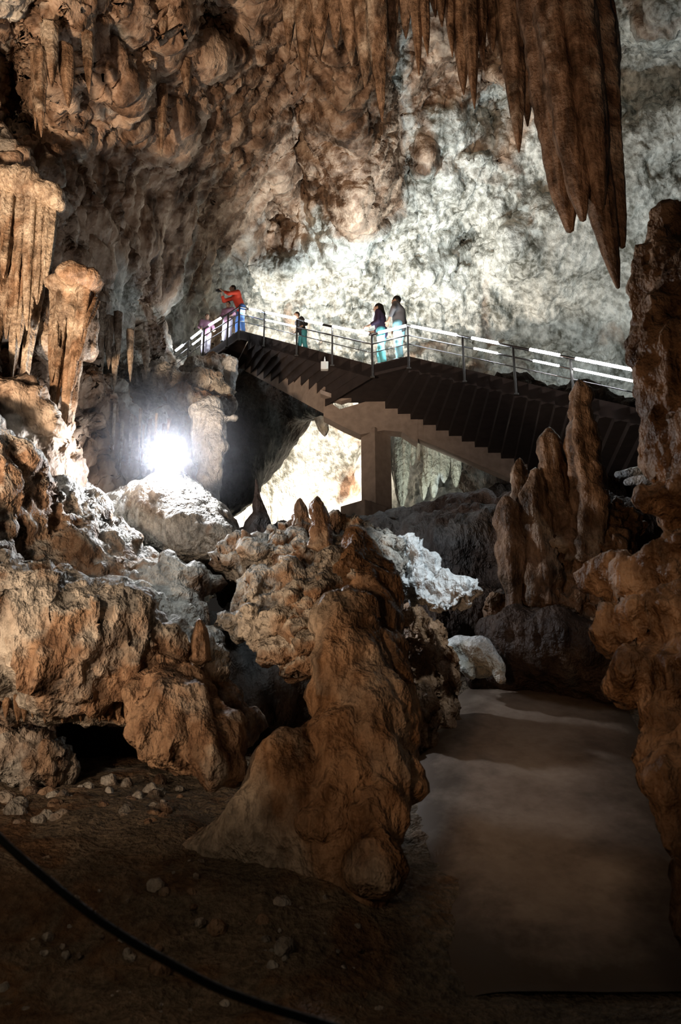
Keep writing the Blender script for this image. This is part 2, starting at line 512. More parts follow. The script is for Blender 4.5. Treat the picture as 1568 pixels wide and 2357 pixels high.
# bulges (toward the viewer, negative) and hollows of the vault: u, v, ru, rv, metres
WF = [
 (25, 190, 62, 130, 5.0), (35, 300, 60, 70, 2.5), (60, 430, 110, 70, -1.2),
 (330, 55, 28, 70, 3.0), (480, 20, 62, 55, 4.5), (405, 30, 55, 60, -2.2), (375, 75, 26, 40, -1.2), (300, 25, 40, 60, -1.6),
 (185, 175, 22, 60, 2.4), (170, 90, 45, 80, -1.0), (110, 60, 40, 60, -.6), (150, 200, 22, 70, -1.0),
 (250, 170, 60, 60, -1.3), (300, 230, 60, 90, -1.5), (350, 220, 14, 50, .8), (460, 130, 60, 30, -1.2),
 (400, 290, 30, 40, -1.2), (520, 290, 130, 160, -1.0), (560, 110, 60, 120, -1.2),
 (165, 575, 30, 28, 1.8), (215, 650, 25, 40, 1.2), (300, 560, 130, 120, -.6), (330, 730, 26, 50, 2.0), (300, 700, 30, 60, 1.2),
 (820, 330, 90, 280, -2.6), (780, 120, 70, 130, -1.4), (700, 330, 40, 130, 1.2), (900, 250, 26, 120, 1.0), (830, 480, 40, 70, -1.2),
 (640, 500, 22, 18, 1.5), (655, 615, 55, 40, -1.0), (650, 400, 26, 60, -.9),
 (935, 385, 22, 26, 1.6), (970, 365, 18, 28, -1.0), (1140, 240, 32, 50, 2.6), (1120, 120, 30, 40, 1.4), (1160, 180, 40, 50, -1.2),
 (1115, 370, 60, 30, -1.2), (1020, 420, 80, 60, -.8), (1070, 555, 46, 60, 1.6), (1170, 590, 60, 30, -1.0), (1180, 545, 30, 30, -.9),
 (1300, 560, 130, 130, -1.6), (1250, 480, 90, 50, -.9), (1460, 420, 90, 160, -1.2), (1500, 160, 110, 55, 1.8), (1440, 220, 90, 25, .9),
 (1520, 60, 90, 60, -1.2), (760, 560, 90, 80, -.7), (880, 600, 60, 60, .8), (980, 640, 60, 50, -.6), (1010, 300, 70, 60, -1.0),
 (60, 1050, 120, 150, -1.0), (30, 960, 60, 70, -.5)]
def wallY(u, v, feats=True):
    Y = cubic_table(WU, WV, WT, u, v)
    if feats:
        for a, b, ru, rv, d in WF:
            Y = Y + d * np.exp(-((v[:, None] - b) / rv) ** 2) * np.exp(-((u[None, :] - a) / ru) ** 2)
    return Y

def build_wall():
    u = np.linspace(-420, 2000, 720); v = np.linspace(-520, 1380, 620)
    G = P(u[None, :] + 0 * v[:, None], v[:, None] + 0 * u[None, :], wallY(u, v))
    U, Vv = np.meshgrid(u, v)
    # left side is draped flowstone, the right far side a smoother washed wall
    left = 1 / (1 + np.exp((U - 520 + .25 * (Vv - 400)) / 90))
    smooth = np.exp(-((U - 1380) / 190) ** 2 - ((Vv - 620) / 260) ** 2) + 1.15 * np.exp(-((U - 640) / 150) ** 2 - ((Vv - 1110) / 130) ** 2)
    chamber = np.minimum(1.2 * np.exp(-((U - 660) / 170) ** 2 - ((Vv - 1100) / 140) ** 2), .95)
    soft = .6 * np.exp(-((U - 360) / 130) ** 2 - ((Vv - 530) / 200) ** 2)
    smooth = np.clip(smooth + soft + chamber, 0, 1.1); calm = (1 - .75 * chamber)
    N_ = grid_normals(G)
    sgn = np.sign(N_[300, 300] @ (np.array([0, 0, 1.6]) - G[300, 300])); N_ *= sgn
    G = G + N_ * (1.0 * fbm(G, .22, 3) * (1 - .6 * smooth))[..., None]
    N_ = grid_normals(G) * sgn
    d = .42 * ridged(G, .55, 4, sz=.55, off=4) * (1 - .55 * smooth) + .30 * (left + .25) * ridged(G, 1.3, 3, sz=.16, off=9) - .35 * np.maximum(fbm(G, .9, 3, off=2) - .12, 0) * 3 * (1 - .8 * smooth)
    G = G + N_ * (d * calm)[..., None]
    N_ = grid_normals(G) * sgn
    G = G + N_ * (calm * (.14 + .14 * (1 - smooth)) * (fbm(G, 2.0, 4, sz=.6, gain=.6) + .5 * ridged(G, 1.6, 3, sz=.4, off=21)))[..., None]
    o = grid_mesh('wall_back', G, M_WALL, flip=sgn < 0)
    # how much brown flowstone covers the pale limestone
    w = .60 * left + .22
    for a, b, ru, rv, k in [(800, 200, 95, 330, .9), (820, 440, 60, 110, .6), (1000, 190, 50, 90, .6), (985, 60, 60, 90, .5), (1190, 300, 55, 160, .7), (600, 250, 190, 330, .45),
                            (560, 480, 120, 110, .25), (400, 200, 220, 300, .3), (150, 200, 160, 300, .3), (1110, 80, 70, 120, .6), (960, 370, 40, 40, .5), (880, 300, 40, 70, .3), (300, 1150, 300, 200, .2),
                            (815, 1120, 55, 50, .8), (800, 1000, 60, 60, .25), (620, 1090, 120, 120, -.4),
                            (1300, 560, 170, 220, -.6), (1460, 400, 120, 260, -.5), (750, 560, 140, 90, -.35), (1000, 600, 160, 110, -.15), (660, 620, 50, 40, -.1), (1060, 270, 60, 60, -.2)]:
        w = w + k * np.exp(-((U - a) / ru) ** 2 - ((Vv - b) / rv) ** 2)
    attr(o.data, 'warm', (w + .5 * 0).ravel())
    return tag(o, kind='structure')
build_wall()

# ------------------------------------------------------------------ ground
def gz(x, y):
    """height of the ground: flat by the viewer, climbing towards the rocks; the path on the right climbs a ramp"""
    x = np.asarray(x, float); y = np.asarray(y, float)
    side = 1 / (1 + np.exp(-(x - .30 + .0 * y) * 4.0))
    left = np.interp(y, [0, 5.5, 7.2, 8.6, 11.5, 14, 20, 32], [-.1, -.1, .10, .85, 1.65, 2.1, 4.2, 6.5])
    path = np.interp(y, [0, 6.5, 7.6, 12.9, 16, 20, 32], [-.35, -.1, .1, 2.85, 4.0, 4.9, 6.8])
    return left * (1 - side) + path * side
def build_floor():
    x = np.linspace(-16, 16, 520); y = 1.0 + 31 * np.linspace(0, 1, 620) ** 1.5
    X, Y = np.meshgrid(x, y)
    Z = gz(X, Y)
    on = 1 / (1 + np.exp(-(X - (1.25 + .02 * Y)) * 6)) * 1 / (1 + np.exp((X - 4.6) * 4))
    G = np.stack([X, Y, Z], -1)
    r = (1 - .93 * on)
    near = np.exp(-((Y - 9) / 6) ** 2)
    Z = Z + r * (.16 * fbm(G, .7, 4) + .055 * ridged(G, 2.6, 4, off=5)) + .04 * fbm(G, .5, 2, off=8) * on
    G[..., 2] = Z
    o = grid_mesh('floor', G, M_SOIL)
    attr(o.data, 'warm', (.15 + .5 * fbm(G, .35, 3, off=3) + .15 * (1 - on)).ravel())
    return tag(o, kind='structure')
build_floor()

# the path: its own smooth trodden slab laid over the ground
def build_path():
    pts = []
    rows = np.linspace(7.55, 13.6, 160); cols = np.linspace(0, 1, 60)
    G = np.zeros((len(rows), len(cols), 3))
    for i, y in enumerate(rows):
        xl = np.interp(y, [7.5, 8.5, 9.9, 11.5, 13, 13.6], [.75, .62, .62, .95, 1.5, 1.8])
        xr = np.interp(y, [7.5, 8.5, 9.9, 11.5, 13, 13.6], [3.3, 3.5, 3.75, 4.1, 4.3, 4.4])
        G[i, :, 0] = xl + (xr - xl) * cols
        G[i, :, 1] = y
    X = G[..., 0]; Y = G[..., 1]
    base = np.interp(Y, [0, 6.5, 7.6, 12.9, 16, 20, 32], [-.35, -.1, .1, 2.85, 4.0, 4.9, 6.8])
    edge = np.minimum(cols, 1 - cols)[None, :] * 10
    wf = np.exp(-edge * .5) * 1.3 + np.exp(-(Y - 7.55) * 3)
    G[..., 2] = base + .13 - .25 * np.exp(-edge * 1.6) + .02 * fbm(G, 1.2, 3) - .25 * np.exp(-(Y - 7.3) * 5)
    o = grid_mesh('path_slab', G, M_PATH)
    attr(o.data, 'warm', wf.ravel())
    recenter(o)
    return tag(o, 'smooth worn brown-grey walkway ramp climbing at lower right between the rocks', 'path')
build_path()

# ------------------------------------------------------------------ solid rocks
big = dict(h=.07, k=.55, warp=(.30, .55, 1.0))
def D_std(a=.14, drip=.10, off=0.):
    return [D_lump(a * 1.2, 1.1, 3, off), D_ridge(drip * 1.5, 2.2, .25, off + 5), D_pit(a * .5, 1.9, off + 7), D_lump(a * .55, 4.2, 4, off + 2)]
def top_lit_pale(base, gain=.5, lo=.1, hi=.7):  # cool light falling on upward faces, painted in as paler rock
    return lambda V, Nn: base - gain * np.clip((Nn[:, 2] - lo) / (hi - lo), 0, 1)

# left slope, from the draped wall down to the undercut lip
rock_solid('wall_left',
    C((-260, 1000, 12.5, 260), (-200, 1250, 11.5, 270), (-160, 1440, 10.6, 190)) +
    C((-80, 1080, 13.9, 120), (90, 1150, 13.9, 88), (200, 1225, 13.7, 62)) + C((60, 1300, 12.6, 90), (200, 1350, 12.4, 66)) +
    C((-20, 1230, 13.2, 165), (130, 1260, 13.0, 130), (290, 1335, 12.6, 66)) +
    C((-100, 1440, 10.8, 170), (60, 1460, 10.6, 150), (230, 1490, 10.4, 120), (360, 1490, 10.4, 85)) +
    C((30, 1590, 10.3, 62), (180, 1590, 10.2, 52), (300, 1590, 10.2, 48)) +
    C((-120, 1340, 12.4, 150), (150, 1350, 12.2, 125), (330, 1375, 12.0, 100)) + C((370, 1510, 10.7, 66), (440, 1540, 10.6, 56)) + C((340, 1360, 12.8, 56), (450, 1345, 12.8, 40)) + C((400, 1360, 11.6, 62), (440, 1440, 11.2, 48)) + E(290, 1385, 10.6, 32, 48) + E(85, 1400, 9.9, 42, 26) + E(200, 1400, 10.1, 60, 30),
    M_ROCK, disp=D_std(.20, .15, 1), kind='structure', warm=top_lit_pale(.62, .55), **big)
# hanging boulder under the slope
rock_solid('hanging_boulder',
    C((385, 1570, 10.0, 58), (440, 1660, 9.5, 88), (487, 1760, 9.1, 42)) + C((470, 1610, 10.6, 52), (520, 1690, 10.6, 40), (500, 1740, 10.0, 34)) + C((350, 1600, 9.9, 40), (420, 1720, 9.3, 42), (500, 1798, 9.0, 16)),
    M_ROCK, h=.05, k=.25, warp=(.18, .8, 1), disp=D_std(.13, .12, 3), warm=.8,
    label='large tapering orange-brown boulder hanging point-down above the dark hollow', cat='rock')
rock_solid('rubble_bank',
    C((-120, 1730, 12.2, 75), (40, 1730, 12.0, 62), (110, 1745, 11.9, 48)) + E(-20, 1690, 12.4, 80, 40),
    M_ROCK, h=.05, k=.2, warp=(.2, 1.2, 1), disp=[D_lump(.2, 1.5), D_knob(.15, 3.5), D_lump(.06, 7)], warm=.3,
    label='pale heap of broken rubble under the left ledge, beside the dark hollow', cat='rock')
# rock shutting the hollows, their shade painted in dark
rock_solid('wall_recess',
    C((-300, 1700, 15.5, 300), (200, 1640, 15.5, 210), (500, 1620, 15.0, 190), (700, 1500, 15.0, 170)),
    M_SHADE_DARKROCK, h=.14, k=.5, warp=(.4, .5, 1), disp=D_std(.25, .1, 5), kind='structure', warm=.7)

# boulder that carries the floodlight
rock_solid('floodlit_boulder',
    C((250, 1222, 14.4, 84), (370, 1210, 14.2, 104), (445, 1225, 13.8, 84)) + C((420, 1140, 14.3, 36), (528, 1238, 13.6, 22)) + C((150, 1225, 14.2, 72), (300, 1245, 14.0, 78)) + C((440, 1250, 13.3, 52), (495, 1245, 13.2, 44)),
    M_ROCK, h=.06, k=.3, warp=(.16, .6, 1), disp=[D_lump(.10, 1.0), D_ridge(.13, 2.6, .18, 2), D_lump(.03, 5)], warm=lambda V, Nn: .38 - .5 * np.clip((V[:, 0] + 3.0) / 1.4, 0, 1) * .8,
    label='rounded pale boulder carrying the glaring floodlight, at left below the bridge', cat='rock')

# recess behind the lamp with its ledge, icy column
rock_solid('ledge_rock',
    C((300, 900, 21.5, 60), (380, 890, 20.5, 46), (470, 890, 19.5, 34), (505, 905, 19.5, 20)) + C((430, 920, 19.0, 36), (500, 935, 18.6, 34)) + C((450, 850, 24, 30), (520, 835, 25, 24)) + C((200, 905, 22, 70), (300, 870, 22.5, 40)),
    M_ROCK, h=.07, k=.3, warp=(.2, .7, 1), disp=D_std(.14, .12, 8), warm=.15,
    label='grey rock ledge arching over the floodlit recess below the bridge end', cat='rock')
rock_solid('icy_column',
    C((480, 935, 17.5, 26), (485, 1020, 17.3, 20), (478, 1100, 17.2, 15), (490, 1170, 17.0, 16)) + C((500, 950, 17.3, 12), (507, 1030, 17.2, 10), (495, 1120, 17.2, 7)) + C((455, 940, 17.4, 12), (452, 1060, 17.2, 7)) + C((505, 965, 17.3, 8), (535, 960, 17.3, 5)),
    M_WHITE, h=.035, k=.12, warp=(.10, 1.8, .6), disp=[D_lump(.06, 3), D_ridge(.07, 5, .15)], warm=.1,
    label='knobbly white calcite column to the right of the floodlight', cat='column')
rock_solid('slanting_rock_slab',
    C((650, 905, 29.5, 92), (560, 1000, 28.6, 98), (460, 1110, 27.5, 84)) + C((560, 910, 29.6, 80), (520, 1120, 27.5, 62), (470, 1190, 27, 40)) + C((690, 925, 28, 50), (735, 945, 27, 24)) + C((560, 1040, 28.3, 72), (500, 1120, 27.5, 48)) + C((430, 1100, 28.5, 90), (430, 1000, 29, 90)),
    M_SHADE_DARKROCK, h=.12, k=.4, warp=(.25, .4, .8), disp=[D_lump(.2, .7), D_ridge(.12, 1.6, .3, 3), D_lump(.05, 3)], warm=.25,
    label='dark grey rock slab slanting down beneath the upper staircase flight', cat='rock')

# centre mass
rock_solid('centre_rock_outcrop',
    C((560, 1290, 11.5, 42), (650, 1290, 11.2, 75), (760, 1310, 11.0, 78)) + C((640, 1215, 11.3, 24), (690, 1235, 11.3, 50)) + C((600, 1390, 10.6, 70), (700, 1400, 10.4, 85), (800, 1370, 10.4, 78), (860, 1330, 10.8, 58)) +
    C((515, 1408, 10.3, 20), (570, 1425, 10.2, 30), (640, 1450, 10.1, 55)) + C((610, 1480, 10.1, 36), (700, 1500, 9.9, 58), (790, 1480, 9.8, 52)) + C((540, 1450, 10.3, 16), (600, 1505, 10.1, 20), (680, 1555, 9.9, 22)) +
    E(700, 1260, 10.7, 30, 26) + E(765, 1290, 10.5, 30, 34) + E(580, 1270, 11.0, 28, 22) + E(660, 1310, 10.4, 30, 20) + E(590, 1350, 10.3, 36, 16) +
    C((840, 1260, 11.0, 40), (900, 1290, 11.2, 40)) + C((760, 1225, 11.3, 26), (880, 1238, 11.3, 22)),
    M_ROCK, h=.045, k=.16, warp=(.22, 1.1, 1), disp=[D_lump(.20, 1.5, 3, 2), D_pit(.15, 2.6, 4), D_ridge(.12, 2.8, .35, 4), D_lump(.08, 5, 4, 6)], warm=top_lit_pale(.72, .75, -.1, .6),
    label='knobbly rock outcrop in the centre, blue-grey tops and orange undersides', cat='rock')
rock_solid('pitted_trunk',
    C((830, 1250, 10.6, 30), (840, 1340, 10.4, 46), (845, 1430, 10.1, 62)) + C((810, 1420, 9.7, 55), (815, 1540, 9.5, 62), (850, 1640, 9.2, 60), (845, 1760, 8.9, 56), (860, 1880, 8.6, 46), (870, 2010, 8.3, 44)) +
    C((775, 1420, 9.5, 26), (780, 1540, 9.4, 26)) + C((760, 1600, 9.4, 44), (770, 1700, 9.1, 50), (790, 1800, 8.9, 60), (760, 1900, 8.7, 60)) + C((880, 1500, 9.8, 40), (900, 1650, 9.5, 34), (915, 1800, 9.1, 26)),
    M_FLOW, h=.045, k=.18, warp=(.14, 1.2, .6), disp=[D_lump(.10, 1.6), D_ridge(.22, 2.4, .13, 7), D_lump(.06, 5, 4)], warm=.7,
    label='massive fluted brown trunk of flowstone running down the centre to the ground', cat='column')
rock_solid('sloping_flowstone_ridge',
    C((760, 1700, 9.5, 66), (660, 1775, 9.2, 74), (600, 1880, 9.2, 62), (520, 1935, 9.5, 40), (420, 1965, 9.7, 22)) + C((710, 1880, 9.0, 110), (650, 2010, 9.1, 80)) + C((780, 1960, 8.8, 100), (860, 2060, 8.5, 60)),
    M_FLOW, h=.06, k=.35, warp=(.16, .7, 1), disp=[D_lump(.14, 1.0), D_ridge(.05, 2.0, .3, 4), D_lump(.05, 4.5, 4)], warm=.55,
    label='smooth brown flowstone ridge sloping down left from the central trunk', cat='rock')
rock_solid('white_rock_slab',
    C((880, 1240, 11.6, 24), (935, 1270, 11.4, 38), (1000, 1330, 11.2, 42), (1065, 1365, 11.0, 40)) + C((900, 1285, 11.3, 32), (960, 1350, 11.1, 40), (1010, 1390, 10.9, 30)) + C((1030, 1370, 11.0, 34), (1085, 1362, 11.0, 24)) + C((905, 1225, 11.5, 7), (900, 1250, 11.5, 14)),
    M_WHITE, h=.04, k=.15, warp=(.14, 1.2, 1), disp=[D_lump(.14, 1.5), D_pit(.16, 2.8), D_lump(.09, 5, 4)], warm=.15,
    label='bright white-topped rock slab jutting right from the central outcrop', cat='rock')
rock_solid('arched_rock',
    C((1035, 1500, 12.8, 18), (1060, 1492, 12.7, 24), (1105, 1500, 12.6, 30), (1145, 1530, 12.5, 16), (1158, 1560, 12.4, 10)) + C((1040, 1490, 12.7, 18), (1075, 1540, 12.6, 12), (1085, 1560, 12.6, 8)) + E(1110, 1530, 12.9, 36, 30),
    M_WHITE, h=.03, k=.10, warp=(.06, 1.6, 1), disp=[D_lump(.06, 2), D_lump(.03, 6)], warm=.2,
    label='small blue-grey arched rock beside the path, right of the trunk', cat='rock')
rock_solid('brown_pillar_rock',
    C((945, 1480, 11.9, 36), (950, 1560, 11.8, 40), (980, 1640, 11.6, 36), (965, 1720, 11.5, 24)) + C((985, 1455, 12.2, 34), (1010, 1560, 12.1, 40), (1010, 1680, 12.1, 40)) + E(960, 1420, 12.3, 30, 20),
    M_FLOW, h=.04, k=.16, warp=(.10, 1.4, .7), disp=[D_lump(.11, 1.8), D_ridge(.14, 3.2, .2, 2), D_pit(.10, 3), D_lump(.06, 6)], warm=.8,
    label='squat brown dripstone pillar between the central trunk and the path', cat='column')
# ground and rock behind the outcrop, the shade under the staircase painted in dark
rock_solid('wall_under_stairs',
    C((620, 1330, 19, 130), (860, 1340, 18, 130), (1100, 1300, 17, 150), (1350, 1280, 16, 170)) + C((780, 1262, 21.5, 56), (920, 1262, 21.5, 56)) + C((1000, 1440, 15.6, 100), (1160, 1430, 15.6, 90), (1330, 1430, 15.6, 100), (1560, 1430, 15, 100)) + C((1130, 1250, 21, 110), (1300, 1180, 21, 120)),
    M_SHADE_DARKROCK, h=.13, k=.5, warp=(.3, .5, 1), disp=D_std(.2, .12, 9), kind='structure', warm=.75)
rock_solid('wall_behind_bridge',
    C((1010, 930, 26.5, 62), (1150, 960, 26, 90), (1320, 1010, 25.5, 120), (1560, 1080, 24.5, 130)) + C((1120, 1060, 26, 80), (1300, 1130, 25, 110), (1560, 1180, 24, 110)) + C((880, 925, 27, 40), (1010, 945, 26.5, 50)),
    M_SHADE_DARKROCK, h=.16, k=.5, warp=(.3, .4, 1), disp=D_std(.25, .15, 12), kind='structure', warm=.8)

# path head mound and dark boulder at right
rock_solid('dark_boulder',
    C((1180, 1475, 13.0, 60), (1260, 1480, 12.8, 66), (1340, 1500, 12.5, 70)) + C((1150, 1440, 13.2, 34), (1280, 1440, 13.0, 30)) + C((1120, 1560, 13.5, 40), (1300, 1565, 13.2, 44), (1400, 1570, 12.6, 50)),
    M_SHADE_DARKROCK, h=.06, k=.3, warp=(.12, .8, 1), disp=[D_lump(.16, 1.2), D_ridge(.12, 2), D_lump(.07, 4, 4)], warm=1.0,
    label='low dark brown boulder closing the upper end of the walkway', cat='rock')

# right-hand formations
RB = dict(h=.04, k=.14, warp=(.10, 1.5, .7))
rock_solid('wall_right',
    C((1500, 560, 8.6, 30), (1530, 640, 8.6, 62), (1560, 760, 8.5, 92), (1590, 900, 8.4, 100), (1600, 1080, 8.3, 100)) + C((1640, 700, 8.4, 130), (1700, 1100, 8.2, 180)) + C((1522, 510, 8.7, 26), (1530, 600, 8.6, 50)) +
    C((1500, 1160, 8.2, 38), (1600, 1150, 8.1, 45)) + C((1500, 1258, 8.1, 36), (1610, 1250, 8.0, 46)) + C((1480, 1330, 8.4, 60), (1620, 1340, 8.1, 80)) + C((1400, 1320, 8.8, 52), (1500, 1360, 8.5, 52)) + C((1430, 1440, 8.3, 60), (1570, 1440, 8.0, 90)) +
    C((1480, 1560, 7.9, 60), (1600, 1560, 7.7, 110)) + C((1540, 1650, 7.6, 62), (1570, 1800, 7.2, 56), (1610, 1960, 6.9, 60)) + C((1700, 1500, 8, 160), (1720, 1900, 7.4, 170)) + C((1880, 560, 9.0, 260), (1900, 1200, 8.6, 280), (1850, 1900, 7.8, 250)) + C((1690, 1950, 7.3, 110), (1720, 2240, 7.2, 120)),
    M_FLOW, disp=[D_lump(.15, 1.4), D_ridge(.17, 2.4, .18, 4), D_pit(.05, 2.6), D_lump(.06, 6, 4)], kind='structure', warm=1., **dict(RB, h=.05))
rock_solid('banded_shelf_rock',
    C((1250, 1300, 13.4, 40), (1330, 1310, 13.2, 56), (1410, 1270, 13.0, 60)) + C((1240, 1370, 13.3, 40), (1330, 1390, 13.1, 44), (1420, 1400, 12.9, 48)) + C((1340, 1215, 13.4, 40), (1420, 1200, 13.2, 52)) + E(1310, 1200, 13.2, 26, 30) + E(1300, 1250, 13.1, 40, 26) + E(1400, 1330, 12.8, 50, 22) + E(1140, 1390, 13.6, 26, 22) + C((1160, 1450, 13.4, 44), (1260, 1450, 13.3, 54), (1350, 1470, 13.0, 60)),
    M_FLOW, disp=[D_lump(.14, 1.6), D_ridge(.12, 3, .3, 1), D_pit(.12, 3), D_lump(.07, 6, 4)], warm=.9,
    label='lumpy orange-brown banded rock carrying the stalagmites at right', cat='rock', **RB)
rock_solid('pale_ledge_rock',
    C((1425, 1092, 15.0, 8), (1500, 1075, 15.0, 14)) + C((1440, 1110, 14.9, 9), (1520, 1100, 14.8, 14)),
    M_WHITE, h=.03, k=.08, warp=(.05, 2, 1), disp=[D_lump(.04, 3)], warm=.2,
    label='small blue-grey flat ledge stone behind the tall right stalagmite', cat='rock')

# ------------------------------------------------------------------ stalagmites
def sg(pts, label, seed, mat=None, rough=.30, cat='stalagmite', name='stalagmite', flute=.09, nf=6, **k):
    return spike(name, pts, mat or M_SPIKE, seed=seed, label=label, cat=cat, rough=rough, flute=flute, nf=nf, step=6, nseg=28, **k)
sg([(1345, 1290, 13.0, 46), (1350, 1200, 13.0, 42), (1352, 1120, 13.0, 40), (1345, 1060, 13.0, 34), (1340, 1010, 13.0, 36), (1338, 960, 13.0, 32), (1335, 935, 13.0, 26), (1338, 905, 13.0, 24), (1334, 880, 13.0, 10)],
   'tallest beaded orange stalagmite at right, rising in front of the bridge railing', 1)
sg([(1300, 1270, 13.2, 44), (1285, 1180, 13.2, 36), (1272, 1110, 13.2, 30), (1268, 1060, 13.2, 27), (1262, 1020, 13.2, 24), (1264, 990, 13.2, 10)],
   'shorter blunt stalagmite immediately left of the tallest beaded one', 2)
sg([(1190, 1240, 13.6, 22), (1196, 1170, 13.6, 20), (1197, 1110, 13.6, 19), (1193, 1075, 13.6, 14), (1196, 1058, 13.6, 6)],
   'small rounded stalagmite at the foot of the lower stair flight', 3)
sg([(1182, 1420, 13.2, 24), (1184, 1370, 13.2, 20), (1182, 1330, 13.2, 30), (1180, 1270, 13.2, 41), (1178, 1235, 13.2, 34), (1175, 1205, 13.2, 40), (1172, 1175, 13.2, 33), (1165, 1145, 13.2, 10)],
   'bulging hourglass-shaped orange stalagmite at right, left edge of its cluster', 4, rough=.14, flute=.05)
sg([(1255, 1400, 13.1, 46), (1250, 1330, 13.1, 44), (1240, 1260, 13.1, 36), (1232, 1190, 13.1, 30), (1230, 1130, 13.1, 26), (1232, 1085, 13.1, 12)],
   'lumpy stalagmite column between the hourglass one and the blunt one', 5)
sg([(1155, 1470, 13.7, 30), (1150, 1420, 13.7, 30), (1147, 1380, 13.7, 24), (1150, 1360, 13.7, 8)],
   'low round-topped stalagmite at the foot of the hourglass one', 6)
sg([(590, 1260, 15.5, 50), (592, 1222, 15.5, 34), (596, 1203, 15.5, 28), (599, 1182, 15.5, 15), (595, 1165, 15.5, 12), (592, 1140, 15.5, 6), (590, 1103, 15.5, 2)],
   'black spire-shaped stalagmite silhouetted against the bright chamber', 7, rough=.2, mat=M_SHADE_DARKROCK)  # its backlit darkness is put into the colour
sg([(738, 1260, 10.5, 24), (736, 1215, 10.5, 19), (733, 1180, 10.5, 18), (731, 1160, 10.5, 14), (731, 1146, 10.5, 6)],
   'brown finger-like stalagmite standing on the centre outcrop', 8)
sg([(692, 1215, 11.2, 22), (692, 1180, 11.2, 15), (690, 1165, 11.2, 12), (690, 1150, 11.2, 5)],
   'small knob-topped stalagmite left of the finger-like one', 9)
sg([(460, 1520, 10.0, 24), (461, 1485, 10.0, 20), (461, 1450, 10.0, 15), (459, 1428, 10.0, 6)],
   'small pale orange stalagmite beside the dark cleft at left', 10, rough=.08)
sg([(575, 1265, 11.0, 20), (570, 1240, 11.0, 14), (560, 1222, 11.0, 6)], 'short grey stalagmite nub at the left end of the outcrop', 11)

# ------------------------------------------------------------------ stalactites
def st(tip, top, Y0, Y1, r, label, seed, group=None, mat=None, warm=.9, mid=None, flute=.10, nf=6, rough=.10, name='stalactite', nseg=20):
    (tu, tv), (bu, bv) = tip, top
    ks = [0, .25, .5, .75, .9, 1]
    rs = mid or [1, .92, .78, .5, .28, .06]
    pts = [(bu + (tu - bu) * k, bv + (tv - bv) * k, Y0 + (Y1 - Y0) * k, r * q) for k, q in zip(ks, rs)]
    return spike(name, pts, mat or M_SPIKE, seed=seed, label=label, cat='stalactite', group=group, rough=rough, flute=flute, nf=nf, nseg=nseg, warm=warm, step=7)
fat = [1, .98, .9, .72, .5, .2]
# big cluster, upper right
st((1423, 662), (1290, 60), 11.4, 11.4, 52, 'longest stalactite of the big brown upper-right cluster', 21, nf=7, mid=[1, .95, .8, .52, .3, .08], nseg=28)
st((1312, 530), (1235, -20), 11.6, 11.6, 46, 'leftmost blunt stalactite of the big upper-right cluster', 22, nf=6, mid=fat, nseg=28)
st((1342, 505), (1268, 30), 11.2, 11.2, 40, 'short middle stalactite of the big upper-right cluster', 23, mid=fat)
st((1433, 568), (1355, 20), 11.5, 11.5, 44, 'second longest stalactite, right edge of the big cluster', 24, mid=[1, .95, .8, .55, .38, .15], nseg=28)
st((1408, 300), (1350, -60), 11.8, 11.8, 50, 'upper outermost flank stalactite on the right of the big cluster', 25, mid=[1, 1, .9, .6, .3, .05])
st((1385, 480), (1320, -20), 11.1, 11.1, 42, 'fluted stalactite in front of the big cluster, above the two long tips', 26, mid=[1, 1, .9, .7, .4, .1])
st((1400, 155), (1385, -60), 11.9, 11.9, 16, 'thin spine high on the right flank of the big cluster', 27)
# curtain left of it
cur = 'dark stalactites of the top-right curtain'
for k, (tu, tv, bu, r) in enumerate([(985, 130, 968, 16), (1018, 62, 1010, 15), (1042, 132, 1030, 14), (1068, 218, 1052, 26), (1093, 250, 1078, 20), (1112, 150, 1100, 20), (1135, 120, 1125, 24), (1165, 165, 1150, 26), (1195, 350, 1170, 34), (1215, 290, 1195, 30), (1232, 240, 1215, 34), (1060, 120, 1085, 20), (965, 175, 955, 15), (1003, 40, 990, 14)]):
    st((tu, tv), (bu, -70), 13 + .15 * (k % 4), 13 + .15 * (k % 4), r, ['slim dark stalactite at the left end of the top-right curtain', 'dark stalactite in the ragged curtain hanging from the top right'][k > 0] if k not in (8, 3, 4, 12) else
       {8: 'broad brown stalactite reaching lowest in the top-right curtain', 3: 'stout dark stalactite over the pale hollow in the top-right curtain', 4: 'narrow stalactite right beside the stout one in the top-right curtain', 12: 'pale brown stalactite just left of the top-right curtain'}[k], 40 + k, group=cur if k not in (0, 8, 3, 4, 12) else None)
# middle band
mid_g = 'stalactites hanging at the top centre'
st((880, 280), (862, -80), 17, 18.5, 26, 'dark pointed stalactite at top centre, longest of its band', 60)
for k, (tu, tv, bu, r, Y) in enumerate([(840, 200, 842, 30, 17.5), (810, 150, 800, 26, 17.6), (775, 110, 772, 24, 17.7), (735, 140, 735, 26, 17.8), (700, 190, 700, 24, 18), (665, 120, 668, 20, 18), (905, 120, 900, 20, 17.5), (935, 90, 930, 18, 17.5)]):
    st((tu, tv), (bu, -80), Y, Y + 1, r, 'brown ribbed stalactite in the band hanging at top centre', 61 + k, group=mid_g)
